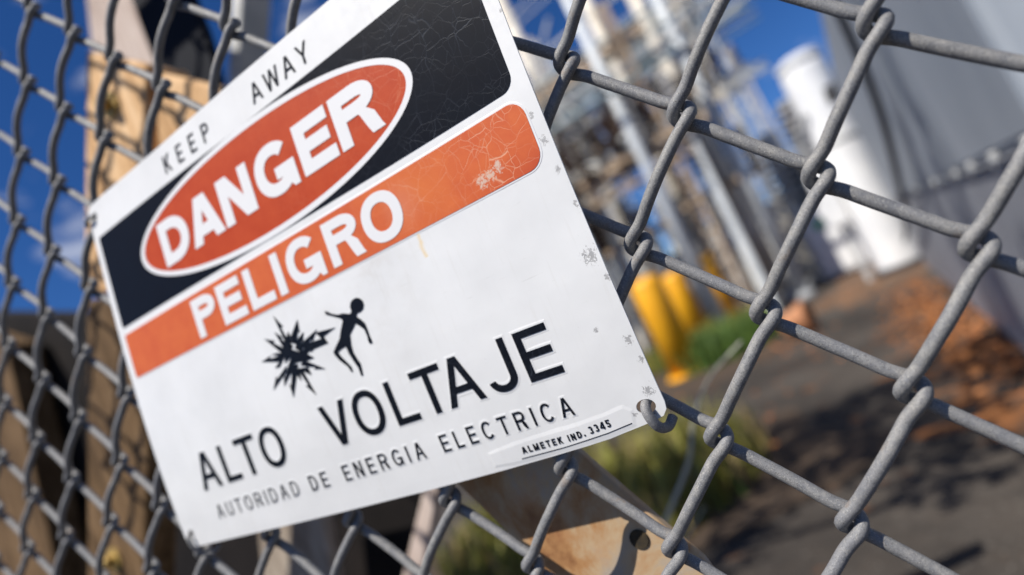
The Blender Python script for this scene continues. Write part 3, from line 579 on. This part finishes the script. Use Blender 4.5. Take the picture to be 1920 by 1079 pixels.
# ------------------------------------------------------------------ the big grey transformer tank on the right
tank = empty('transformer_tank', (1.9, 6.5, 0), 'large slate-grey transformer tank at the right edge behind the fence', 'transformer')
X0 = 0.40
mb = MB(); mb.box((X0, 1.3, 0.02), (3.4, 9.3, 0.925), 0.008); mb.make('lower_tank', SLATE, tank)
mb = MB(); mb.box((X0+0.004, 1.4, 0.939), (3.35, 9.2, 2.42), 0.03); mb.make('upper_tank', SLATE2, tank)
mb = MB(); mb.box((X0-0.014, 1.25, 0.927), (3.5, 9.4, 0.937), 0.002); mb.make('flange', SLATE, tank)
mb = MB(); mb.box((X0+0.08, 1.4, 0.0), (3.3, 9.2, 0.02)); mb.make('skid_base', DARKST, tank)
bm_me = None
for k in range(9):
    m2 = MB(); m2.lathe((X0-0.002, 1.5+k*0.42, 0.925), [(0.012,-0.01),(0.012,0.03),(0.008,0.034)], 8)
    if bm_me is None:
        o0 = m2.make('flange_bolt', GALV, tank); bm_me = o0.data
    else:
        o0 = put('flange_bolt', bm_me, tank); o0.location = (0, k*0.42, 0)
mb = MB(); mb.box((X0-0.12, 8.6, 2.42), (3.4, 9.5, 2.52), 0.01); mb.make('cover_plate', DARKST, tank)
mb = MB(); mb.tube(spline([(X0-0.05, 3.0, 2.3), (X0-0.06, 3.1, 1.8), (X0-0.06, 3.6, 1.4), (X0-0.07, 4.8, 1.05), (X0-0.07, 6.4, 0.75), (X0-0.08, 9.4, 0.4)], 8), 0.02, 10); mb.make('conduit', CABLE, tank, True)

# ------------------------------------------------------------------ white equipment at the far end of the tank
def cyl_tank(name, label, cat, x, y, r, h, mat, logo=False):
    t = empty(name, (x, y, 0), label, cat)
    mb = MB(); mb.lathe((x, y, 0.08), [(r*0.97,0),(r,0.02),(r,h-0.1),(r*0.96,h-0.03),(r*0.6,h)], 32); mb.make('body', mat, t, False)
    mb = MB(); mb.box((x-r*1.05, y-r*1.05, 0), (x+r*1.05, y+r*1.05, 0.08), 0.01); mb.make('base', DARKST, t)
    mb = MB(); mb.lathe((x, y, h*0.62), [(r*1.03,0),(r*1.06,0.02),(r*1.06,0.06),(r*1.03,0.08)], 32); mb.make('rim_band', GALV, t)
    return t
a = cyl_tank('surge_tank', 'tall white cylindrical tank with a pale cap beside the grey transformer', 'tank', 0.20, 10.4, 0.33, 3.2, WHITEP)
mb = MB(); mb.lathe((0.20, 10.4, 3.28), [(0.31,0),(0.33,0.03),(0.33,0.10),(0.22,0.16)], 28); mb.make('cap', WHITEP, a)
mb = MB(); mb.box((-0.42, 10.2, 0.9), (-0.12, 10.6, 1.75), 0.03); mb.make('control_box', WHITEP, a)
mb = MB(); mb.tube(spline([(-0.27, 10.3, 1.75), (-0.25, 10.25, 2.3), (-0.05, 10.1, 2.6)], 6), 0.035, 8); mb.make('conduit', GALV, a, True)
mb = MB(); mb.bar((-0.27, 10.4, 0), (-0.27, 10.4, 0.9), 0.08); mb.make('box_stand', GALV, a)
b = empty('switch_cabinet', (-0.55, 13.6, 0), 'white steel cabinet with a green emblem on its door, left of the tall white tank', 'cabinet')
mb = MB(); mb.box((-1.02, 13.2, 0.05), (-0.12, 14.1, 1.42), 0.02); mb.make('body', WHITEP, b)
mb = MB(); mb.box((-0.97, 13.17, 0.12), (-0.17, 13.197, 1.36), 0.008); mb.make('door', WHITEP, b)
mb = MB(); mb.box((-0.25, 13.13, 0.7), (-0.22, 13.165, 0.85)); mb.make('handle', DARKST, b)
mb = MB(); mb.lathe((-0.70, 13.168, 1.08), [(0.10,0),(0.10,0.006)], 24, (0,-1,0)); mb.make('emblem', GREENL, b)
mb = MB(); mb.box((-1.05, 13.18, 1.42), (-0.09, 14.13, 1.47)); mb.make('roof', GREYP, b)

# ------------------------------------------------------------------ yellow bollards
def bollard(x, y, r, h, label):
    t = empty('bollard', (x, y, 0), label, 'bollard', 'yellow bollards beside the weeds')
    mb = MB(); mb.lathe((x, y, 0.0), [(r,0),(r,h-r*0.5),(r*0.93,h-r*0.25),(r*0.7,h-r*0.08),(r*0.35,h),(0.01,h+0.005)], 28); mb.make('post', YEL, t, True)
    mb = MB(); mb.lathe((x, y, 0.0), [(r*1.28,0),(r*1.28,0.03),(r*1.1,0.05)], 24); mb.make('collar', YEL, t)
bollard(-2.44, 7.56, 0.20, 1.32, 'thick yellow bollard nearest to the fence, right of the sign')
bollard(-3.10, 11.2, 0.21, 1.36, 'yellow bollard half hidden behind the nearest thick one')
bollard(-2.84, 13.0, 0.26, 1.46, 'farthest and rightmost of the three yellow bollards')

# ------------------------------------------------------------------ substation: columns, beams, insulators, pipes
def lattice_me(h, w, mat, name, bays=None):
    """four legs and bracing; returns (leg meshes, bracing mesh)"""
    legs = []
    for sx, sy in ((-1,-1),(1,-1),(1,1),(-1,1)):
        mb = MB(); mb.bar((sx*w/2, sy*w/2, 0), (sx*w*0.36, sy*w*0.36, h), 0.05); me = mesh('leg', mb.v, mb.f); me.materials.append(mat); legs.append(me)
    mb = MB(); n = bays or int(h/(w*1.1)); c = [(-1,-1),(1,-1),(1,1),(-1,1)]
    for k in range(n):
        z0, z1 = h*k/n, h*(k+1)/n; f0, f1 = 0.5-0.14*k/n, 0.5-0.14*(k+1)/n
        for i in range(4):
            a_, b_ = c[i], c[(i+1) % 4]; mb.bar((a_[0]*w*f0, a_[1]*w*f0, z0), (b_[0]*w*f1, b_[1]*w*f1, z1), 0.025); mb.bar((a_[0]*w*f1, a_[1]*w*f1, z1), (b_[0]*w*f1, b_[1]*w*f1, z1), 0.03)
    me = mesh('bracing', mb.v, mb.f); me.materials.append(mat); return legs, me
def copy_thing(parts, name, loc, label, cat, group, rot=0.0, tilt=None):
    t = empty(name, loc, label, cat, group); t.rotation_euler = (tilt or 0.0, 0, rot)
    for nm, me in parts:
        o = bpy.data.objects.new(nm, me); COL.objects.link(o); o.parent = t
    return t
def one(mb, mat, smooth=False):
    me = mesh('part', mb.v, mb.f); me.materials.append(mat)
    if smooth:
        for p in me.polygons: p.use_smooth = True
    return me
col_parts = {}
for nm, mat, h in (('pale', STEEL, 8.4), ('grey', STEELG, 9.6), ('rusty', RUSTY, 6.4)):
    legs, br = lattice_me(h, 0.42 if nm != 'rusty' else 0.26, mat, nm); mb = MB(); mb.box((-0.45,-0.45,0), (0.45,0.45,0.10))
    col_parts[nm] = [('leg', l) for l in legs] + [('bracing', br), ('base_plate', one(mb, GREYP))]
pole_parts = {}
for nm, mat, h, r in (('cream', STEEL, 9.5, 0.17), ('slim', STEELG, 7.0, 0.10)):
    mb = MB(); mb.lathe((0,0,0), [(r*1.15,0),(r,h*0.5),(r*0.8,h)], 16); m2 = MB(); m2.lathe((0,0,0), [(r*2,0),(r*2,0.06),(r*1.3,0.12)], 12)
    pole_parts[nm] = [('shaft', one(mb, mat, True)), ('base_plate', one(m2, GREYP))]
def ins_parts(n, r, h, mat):
    prof = [(r*0.45, 0)]
    for k in range(n):
        z = h*(k+0.3)/n; prof += [(r*0.45, z), (r, z+h*0.15/n), (r*0.95, z+h*0.30/n), (r*0.45, z+h*0.5/n)]
    prof.append((r*0.45, h)); mb = MB(); mb.lathe((0,0,0), prof, 14); m2 = MB(); m2.lathe((0,0,h), [(r*0.55,0),(r*0.55,0.07),(r*0.4,0.09)], 10)
    return [('shed_stack', one(mb, mat, True)), ('cap', one(m2, GALV))]
INS = {'brown': ins_parts(7, 0.15, 1.0, PORC), 'grey': ins_parts(8, 0.16, 1.2, PORCG), 'long': ins_parts(10, 0.12, 1.5, PORC)}
def beam(name, x0, x1, y, z, mat, label, w=0.3):
    t = empty(name, ((x0+x1)/2, y, z), label, 'beam', 'steel beams of the substation')
    for dy, dz in ((-1,-1),(1,-1),(1,1),(-1,1)):
        mb = MB(); mb.bar((x0, y+dy*w/2, z+dz*w/2), (x1, y+dy*w/2, z+dz*w/2), 0.045); mb.make('chord', mat, t)
    mb = MB(); n = max(4, int((x1-x0)/(w*1.3)))
    for k in range(n):
        a_, b_ = x0+(x1-x0)*k/n, x0+(x1-x0)*(k+1)/n; s_ = 1 if k % 2 else -1
        for dy in (-1, 1): mb.bar((a_, y+dy*w/2, z-s_*w/2), (b_, y+dy*w/2, z+s_*w/2), 0.03)
        for dz in (-1, 1): mb.bar((a_, y-w/2, z+dz*w/2), (b_, y+w/2, z+dz*w/2), 0.03)
    mb.make('bracing', mat, t); return t
def pipe(x0, x1, y, z, r, mat, label, group, y1=None, z1=None):
    mb = MB(); mb.bar((x0, y, z), (x1, y if y1 is None else y1, z if z1 is None else z1), 2*r, n=12)
    return tag(mb.make('bus_pipe', mat, None, True), label, 'bus pipe', group)
rs = random.Random(5)
rows = [(11.5, 3.3, 'nearest', 'rusty', RUSTY, -9.6, -2.2), (15.0, 4.7, 'second', 'pale', STEEL, -12.0, -1.4), (19.0, 5.8, 'third', 'grey', STEELG, -15.0, -1.2), (25.0, 7.2, 'farthest', 'pale', STEELG, -21.0, -1.0)]
for y, zb, which, kind, bmat, xa, xb in rows:
    n = 4; lab = {'rusty': 'rusty brown', 'pale': 'pale cream', 'grey': 'grey'}[kind]
    for k in range(n):
        x = xa + (xb-xa)*k/(n-1)*0.97 + 0.2
        copy_thing(col_parts[kind], 'lattice_column', (x, y, 0), '%s lattice steel column in the %s row of the substation behind the fence' % (lab, which), 'steel column', 'lattice columns of the %s substation row' % which, rs.uniform(-0.05, 0.05))
    beam('lattice_beam', xa-0.5, xb+0.5, y, zb, bmat, 'lattice steel beam across the %s row of substation columns, lower level' % which)
    beam('lattice_beam', xa-0.5, xb+0.5, y+0.1, zb+2.3, bmat, 'lattice steel beam across the %s row of substation columns, upper level' % which, 0.22)
    m_ = int((xb-xa)/0.6)
    for k in range(m_):
        x = xa + (xb-xa)*(k+0.5)/m_ + rs.uniform(-0.1, 0.1); kd = 'brown' if (k*7+int(y)) % 4 else 'grey'
        copy_thing(INS[kd], 'insulator', (x, y+rs.uniform(-0.1, 0.1), zb+0.2), '%s ribbed insulator standing on the lower beam of the %s substation row' % (kd, which), 'insulator', '%s insulators on the %s lower beam' % (kd, which), 0, rs.choice((0, 0, 0.35, -0.35)))
    for k in range(m_//2):
        x = xa + (xb-xa)*(k+0.5)/(m_//2)
        copy_thing(INS['long'], 'insulator', (x, y+0.1, zb+2.1), 'long brown insulator hanging from the upper beam of the %s substation row' % which, 'insulator', 'hanging insulators of the %s row' % which, 0, math.pi+rs.uniform(-0.3, 0.3))
    for k in range(5):
        pipe(xa-1.5, xb+1.0, y-0.9+0.5*k, zb+1.3+0.42*k, 0.04, TEAL if k != 1 else GALV, '%s horizontal bus pipe above the lower beam of the %s substation row' % (('front pale teal', 'second, grey', 'middle pale teal', 'fourth pale teal', 'rear pale teal')[k], which), 'bus pipes of the %s row' % which)
# free-standing poles
for x, y, k, lab in ((-1.85,13.2,'cream','thick cream steel pole that rises left of the white cabinet'), (-3.0,14.2,'cream','cream steel pole standing behind the yellow bollards'), (-1.35,12.0,'slim','slim grey pole just left of the white cabinet'), (-2.6,11.0,'slim','slim grey pole in front of the cream poles'), (-4.6,13.4,'cream','leftmost cream steel pole, beside the edge of the sign'), (-2.35,17.6,'slim','slim grey pole between the cream poles, farther back')):
    copy_thing(pole_parts[k], 'steel_pole', (x, y, 0), lab, 'pole', 'steel poles of the substation')
# more gear: post insulators on slim stands, drops between levels, junction boxes
rq = random.Random(91)
for k in range(52):
    y = rq.uniform(10.5, 22); x = -y*0.04 - rq.uniform(0.06, 0.40)*y; h = rq.uniform(1.3, 3.4); kd = rq.choice(('brown', 'brown', 'grey'))
    t = copy_thing(INS[kd], 'insulator', (x, y, h), '%s post insulator standing on a slim stand among the substation columns' % kd, 'insulator', '%s post insulators on slim stands' % kd)
    mb = MB(); mb.bar((x, y, 0), (x, y, h), 0.09); tag(mb.make('insulator_stand', rq.choice((STEEL, STEELG, WHITEP))), 'slim square stand carrying a post insulator in the substation', 'stand', 'slim insulator stands')
for k in range(54):
    y = rq.uniform(10.5, 24); x = -y*0.04 - rq.uniform(0.05, 0.45)*y; z0 = rq.uniform(2.2, 5.0); z1 = z0+rq.uniform(1.0, 3.5)
    mb = MB(); mb.tube(spline([(x, y, z0), (x+rq.uniform(-.3,.3), y+0.2, (z0+z1)/2), (x+rq.uniform(-1.2,1.2), y+0.3, z1)], 5), 0.028, 6)
    tag(mb.make('jumper_cable', rq.choice((CABLE, GALV, STEELG)), None, True), 'curved jumper cable dropping between two levels of the substation', 'cable', 'jumper cables')
for k in range(12):
    y = rq.uniform(12, 19); x = -y*0.05 - rq.uniform(0.06, 0.34)*y; z = rq.uniform(0.5, 1.5); w = rq.uniform(0.3, 0.6)
    t = empty('junction_box', (x, y, 0), 'small white junction box on a post low in the substation', 'box', 'white junction boxes')
    mb = MB(); mb.box((x-w/2, y-0.15, z), (x+w/2, y+0.15, z+w*1.3), 0.02); mb.make('enclosure', WHITEP, t)
    mb = MB(); mb.bar((x, y, 0), (x, y, z), 0.08); mb.make('post', GALV, t)
# overhead wires
wires = [(10.5,-14,0.5,6.4,7.6),(12.2,-14,0.8,7.5,7.0),(13.6,-15,1.0,5.6,5.9),(14.4,-16,1,8.8,9.4),(16.2,-17,1,6.6,6.8),(18.0,-18,1.5,9.4,9.0),(20.5,-20,1.5,10.8,11.0),(23.0,-22,2,11.8,12.4)]
for k, (y, xa, xb, za, zb) in enumerate(wires):
    pts = [(xa+(xb-xa)*t/10, y, za+(zb-za)*t/10 - 1.2*(1-(t/5-1)**2)*0.5) for t in range(11)]; mb = MB(); mb.tube(pts, 0.018, 6)
    tag(mb.make('overhead_wire', GALV, None, True), 'thin overhead wire sagging across the sky above the substation', 'wire', 'overhead wires')
for k in range(5):
    x = -6.4+1.3*k; mb = MB(); mb.tube([(x, 10+t*1.6, 4.5+0.55*t-0.9*(1-(t/5-1)**2)) for t in range(11)], 0.03, 6)
    tag(mb.make('overhead_wire', CABLE, None, True), 'dark cable sagging from the near beam back over the substation', 'wire', 'dark sagging cables')
# disconnect switches: dark arms with three insulators
def disc_switch(x, y, z, rot, label):
    t = empty('disconnect_switch', (x, y, z), label, 'switch', 'disconnect switches in the substation'); t.rotation_euler = (0, 0, rot)
    parts = []
    mb = MB(); mb.box((-0.9,-0.09,0), (0.9,0.09,0.14)); parts.append(('frame', one(mb, RUSTY)))
    mb = MB(); mb.bar((-0.75,0,1.05), (0.6,0,1.5), 0.07); parts.append(('blade', one(mb, DARKST)))
    for nm, me in parts: o = bpy.data.objects.new(nm, me); COL.objects.link(o); o.parent = t
    for dx in (-0.75, 0.0, 0.75):
        me = INS['brown'][0][1]; o = bpy.data.objects.new('insulator', me); COL.objects.link(o); o.parent = t; o.location = (dx, 0, 0.14); o.scale = (0.8, 0.8, 0.8)
for k, (x, y, z) in enumerate(((-5.2,11.4,3.55),(-3.4,11.6,3.55),(-2.3,11.4,3.55),(-4.6,15.1,4.95),(-2.6,15.0,4.95),(-6.2,15.0,4.95),(-1.9,12.6,2.4),(-3.9,13.0,2.3))):
    disc_switch(x, y, z, 0.2*((k % 3)-1), ('leftmost rusty disconnect switch on the nearest beam of the substation', 'middle rusty disconnect switch on the nearest beam of the substation', 'rightmost rusty disconnect switch on the nearest beam of the substation', 'middle rusty disconnect switch on the second beam of the substation', 'rightmost rusty disconnect switch on the second beam of the substation', 'leftmost rusty disconnect switch on the second beam of the substation', 'low rusty disconnect switch on a stand near the slim grey pole', 'low rusty disconnect switch on a stand near the cream poles')[k])
    if k >= 6:
        mb = MB(); mb.bar((x, y, 0), (x, y, z), 0.14); tag(mb.make('switch_stand', RUSTY), 'rusty square stand under the low switch near the %s' % ('slim grey pole', 'cream poles')[k-6], 'stand')
# white and grey low equipment between the bollards and the cabinet
def trafo(x, y, w, d, h, mat, label, nb=3, mm='grey'):
    t = empty('transformer', (x, y, 0), label, 'transformer')
    mb = MB(); mb.box((x-w/2, y-d/2, 0.15), (x+w/2, y+d/2, h), 0.03); mb.make('tank', mat, t)
    mb = MB(); mb.box((x-w/2-0.05, y-d/2-0.05, h), (x+w/2+0.05, y+d/2+0.05, h+0.06), 0.01); mb.make('lid', GREYP, t)
    mb = MB(); mb.box((x-w/2+0.05, y-d/2+0.05, 0), (x+w/2-0.05, y+d/2-0.05, 0.15)); mb.make('base', DARKST, t)
    fin_me = None
    for k in range(5):
        m2 = MB(); xx = x-w*0.38+k*w*0.19; m2.box((xx-0.02, y-d/2-0.16, 0.35), (xx+0.02, y-d/2, h-0.15)); m2.make('cooling_fin', mat, t)
    for k in range(nb):
        xx = x-w*0.32+k*w*0.64/max(1, nb-1)
        for nm, me in INS[mm]:
            o = bpy.data.objects.new('bushing' if nm == 'shed_stack' else 'bushing_cap', me); COL.objects.link(o); o.parent = t; o.location = (xx-x, 0, h+0.06); o.scale = (0.7, 0.7, 0.7)
    return t
trafo(-2.35, 16.2, 1.3, 1.0, 1.75, WHITEP, 'white transformer with grey bushings behind the rightmost bollard')
trafo(-4.3, 17.5, 1.5, 1.0, 1.9, WHITEP, 'white transformer behind the two nearer bollards')
trafo(-5.9, 15.8, 1.4, 1.0, 1.7, GREYP, 'grey transformer close to the edge of the sign', 3, 'brown')
trafo(-3.0, 20.5, 1.8, 1.2, 2.3, WHITEP, 'tall white transformer far back between the columns')
trafo(-1.35, 18.0, 1.0, 1.0, 2.1, WHITEP, 'narrow white transformer behind the slim grey pole', 2)
trafo(-0.55, 16.2, 1.0, 1.2, 2.6, GREYP, 'grey transformer behind the cabinet with the green emblem', 3)
trafo(-4.4, 10.7, 0.5, 0.5, 1.05, WHITEP, 'small white meter box left of the nearest bollard', 1)
for x, y, z, lab in ((-1.05,15.2,2.3,'pale grey insulator stack above the white cabinet, front'), (-0.35,15.0,2.7,'pale grey insulator stack above the white cabinet, rear')):
    t = copy_thing(INS['grey'], 'insulator', (x, y, z-0.5), lab, 'insulator', None); t.scale = (1.9, 1.9, 1.25)
    mb = MB(); mb.bar((x, y, 0 if z < 2 else 0), (x, y, z-0.5), 0.12); tag(mb.make('insulator_stand', STEELG), 'grey post under the ' + lab.replace('pale grey ', ''), 'stand')

# ------------------------------------------------------------------ plants and litter
def blade_mat(name, a, b): return simple(name, a, b, 5, 0.6, spec=0.3)
GR1 = blade_mat('yellow_green_blades', (0.12,0.13,0.02), (0.26,0.24,0.05)); GR2 = blade_mat('deep_green_blades', (0.05,0.10,0.02), (0.10,0.17,0.03)); GR3 = blade_mat('straw_blades', (0.20,0.14,0.06), (0.34,0.26,0.12))
def blades(mb, cx, cy, rx, ry, n, h, seed, z0=0.0):
    r = random.Random(seed)
    for _ in range(n):
        a = r.uniform(0, 6.283); q = math.sqrt(r.random()); x = cx+rx*q*math.cos(a); y = cy+ry*q*math.sin(a); H = h*r.uniform(0.5, 1.15); L = r.uniform(0.1, 0.6)*H; d = r.uniform(0, 6.283); w = r.uniform(0.004, 0.010)*(1+h)
        dx, dy = math.cos(d), math.sin(d); px, py = -dy*w, dx*w
        mb.add([(x-px,y-py,z0),(x+px,y+py,z0),(x+dx*L*0.35+px*0.8,y+dy*L*0.35+py*0.8,z0+H*0.6),(x+dx*L*0.35-px*0.8,y+dy*L*0.35-py*0.8,z0+H*0.6),(x+dx*L,y+dy*L,z0+H)], [(0,1,2,3),(3,2,4)])
for mat, n, sd, h in ((GR1, 1300, 1, 0.30), (GR3, 900, 2, 0.22), (GR2, 350, 3, 0.2)):
    mb = MB(); blades(mb, -1.75, 3.05, 0.95, 1.0, n, h, sd, 0.008); tag(mb.make('weed_patch', mat), kind='stuff')
mb = MB(); blades(mb, -2.1, 8.2, 0.75, 1.0, 1300, 0.42, 9, 0.004); tag(mb.make('grass', GR2), kind='stuff')
mb = MB(); blades(mb, -3.2, 10.6, 1.4, 2.0, 1500, 0.35, 12, 0.004); tag(mb.make('grass', GR1), kind='stuff')
LEAF = simple('dry_orange_leaf', (0.22,0.07,0.018), (0.38,0.15,0.04), 4, 0.7)
def leaves(name, spots, seed, mat, size):
    r = random.Random(seed); mb = MB()
    for cx, cy, rx, ry, n in spots:
        for _ in range(n):
            x = cx+r.gauss(0, rx); y = cy+r.gauss(0, ry); a = r.uniform(0, 6.283); s_ = size*r.uniform(0.6, 1.3); t = r.uniform(-0.3, 0.3); c, q = math.cos(a), math.sin(a)
            mb.add([(x-c*s_, y-q*s_, 0.012), (x-q*s_*0.4, y+c*s_*0.4, 0.02+s_*0.3), (x+c*s_, y+q*s_, 0.012+abs(t)*s_), (x+q*s_*0.4, y-c*s_*0.4, 0.012)], [(0,1,2,3)])
    return tag(mb.make(name, mat), kind='stuff')
leaves('leaf_litter', [(0.22,4.6,0.12,0.7,420),(0.12,6.2,0.16,0.9,420),(0.33,3.6,0.06,0.4,120),(-0.1,7.6,0.2,0.5,60),(-0.55,5.6,0.35,0.7,22),(-1.05,6.9,0.18,0.35,60),(-1.7,4.0,0.6,0.8,50),(-0.5,9.3,0.3,0.6,60)], 4, LEAF, 0.024)
# fallen clay pot pieces / orange fruit-like clump near the weeds
pot = empty('clay_pot', (-1.0, 7.3, 0), 'overturned orange-brown clay pot lying on the ground between weeds and asphalt', 'pot')
CLAY = simple('terracotta', (0.30,0.12,0.05), (0.46,0.22,0.11), 6, 0.8)
mb = MB(); mb.lathe((-1.16, 7.35, 0.15), [(0.11,0),(0.16,0.26),(0.15,0.26),(0.10,0.02)], 24, (1,-0.15,0.05)); mb.make('pot_body', CLAY, pot, True)
mb = MB(); mb.lathe((-0.92, 7.314, 0.162), [(0.165,0),(0.185,0.01),(0.185,0.07),(0.165,0.08),(0.15,0.08),(0.15,0)], 24, (1,-0.15,0.05)); mb.make('pot_rim', CLAY, pot)
# grass stems close behind the fence
STEMM = NT('dry_grass_stem', 0.5, 0, 0.3); STEMM.col((0.42, 0.42, 0.36)); STEMM = STEMM.m
for pts, lab, r_ in (([(-0.55,0.45,0.0),(-0.50,0.46,0.30),(-0.38,0.48,0.58),(-0.286,0.50,0.695),(-0.217,0.50,0.765),(-0.189,0.50,0.81),(-0.15,0.50,0.85),(-0.099,0.50,0.876)], 'pale dry grass stem arching up behind the fence, right of the sign corner', 0.0045), ([(-0.50,0.6,0.0),(-0.46,0.6,0.30),(-0.40,0.6,0.5),(-0.33,0.6,0.62),(-0.26,0.6,0.68)], 'shorter pale dry grass stem behind the fence below the sign corner', 0.0035)):
    mb = MB(); mb.tube(spline(pts, 6), r_, 8, rfun=lambda t, r_=r_: r_*(1-0.75*t)); tag(mb.make('grass_stem', STEMM, None, True), lab, 'grass stem')

# far belt of shrubs behind the substation
LEAFM = [simple('far_leaf_dark', (0.025,0.045,0.015), (0.06,0.09,0.03), 2, 0.7), simple('far_leaf_light', (0.05,0.08,0.02), (0.10,0.13,0.04), 2, 0.7)]
BARK = simple('bark', (0.06,0.045,0.03), (0.14,0.11,0.08), 4, 0.9)
def tree(x, y, h, r, seed, label):
    rd = random.Random(seed); t = empty('tree', (x, y, 0), label, 'tree', 'trees behind the substation')
    mb = MB(); mb.tube([(x,y,0),(x+0.1,y,h*0.35),(x,y+0.1,h*0.6)], 0.15, 8, rfun=lambda q: 0.16*(1-0.6*q)); mb.make('trunk', BARK, t, True)
    for li in range(2):
        mb = MB()
        for _ in range(14):
            a = rd.uniform(0, 6.28); q = rd.uniform(0, 1)**0.5; cx, cy, cz = x+r*0.7*q*math.cos(a), y+r*0.7*q*math.sin(a), h*rd.uniform(0.35, 0.9); rr = r*rd.uniform(0.25, 0.45)
            for _ in range(110):
                v = Vector((rd.gauss(0,1), rd.gauss(0,1), rd.gauss(0,1))).normalized()*rr*rd.uniform(0.5, 1.05); u = Vector((rd.gauss(0,1), rd.gauss(0,1), rd.gauss(0,1))).normalized()*0.14; w = v.normalized().cross(u)*0.9; c_ = Vector((cx,cy,cz))+v
                mb.add([c_-u, c_-w, c_+u, c_+w], [(0,1,2,3)])
        mb.make('crown', LEAFM[li], t)
for k, (x, y, h, r) in enumerate(((-14,34,3.4,2.6),(-10.5,36,3.0,2.4),(-7.2,35,3.6,2.6),(-4.2,37,3.0,2.2),(-1.6,36,3.4,2.4),(1.2,38,3.6,2.6),(-18,38,4,3))):
    tree(x, y, h, r, 50+k, 'low dark green tree in the belt behind the substation')

# a half-bare tree on the viewer's side of the fence, out of the picture to the upper left: added so that its boughs shade the asphalt
ot = empty('added_shade_tree', (-4.4, -0.9, 0), 'added half-bare tree, unseen on the near side of the fence, that shades the asphalt', 'tree')
mb = MB(); mb.tube(spline([(-4.4,-0.9,0),(-4.35,-0.9,1.6),(-4.1,-0.8,3.2),(-3.7,-0.6,4.6),(-3.3,-0.4,6.0)], 5), 0.1, 10, rfun=lambda t: 0.13*(1-0.6*t)); mb.make('trunk', BARK, ot, True)
rt = random.Random(77); lf = MB()
for k, (a_, b_) in enumerate((((-4.0,-0.7,3.6),(-0.9,1.0,3.3)), ((-3.8,-0.6,4.3),(-1.0,1.1,4.4)), ((-3.5,-0.5,5.2),(-1.1,1.0,5.6)), ((-4.0,-0.7,3.5),(-1.9,0.9,3.2)), ((-3.9,-0.6,3.4),(-0.78,0.4,2.95)), ((-3.8,-0.6,4.2),(-0.95,0.5,4.2)), ((-3.7,-0.5,4.9),(-1.2,0.5,5.0)))):
    A, B = Vector(a_), Vector(b_); P = [A+(B-A)*t/6+Vector((0, rt.uniform(-.06,.06), rt.uniform(-.06,.08))) for t in range(7)]
    mb = MB(); mb.tube(spline(P, 4), 0.03, 8, rfun=lambda t: 0.045*(1-0.75*t)); mb.make('bough', BARK, ot, True)
    for j in range(2, 7):
        for _ in range(2):
            d = Vector((rt.uniform(-.3,.5), rt.uniform(-.4,.4), rt.uniform(-.1,.45))); lf.tube([P[j], P[j]+d*0.5, P[j]+d], 0.008, 5)
            for _ in range(70):
                c_ = P[j]+d*rt.uniform(0.3, 1.1)+Vector((rt.gauss(0,.07), rt.gauss(0,.07), rt.gauss(0,.07))); u = Vector((rt.gauss(0,1), rt.gauss(0,1), rt.gauss(0,1))).normalized()*0.04; w = u.cross(Vector((rt.gauss(0,1), rt.gauss(0,1), rt.gauss(0,1)))).normalized()*0.025
                lf.add([c_-u, c_-w, c_+u, c_+w], [(0,1,2,3)])
tag(lf.make('crown', LEAFM[1], ot), kind='stuff')
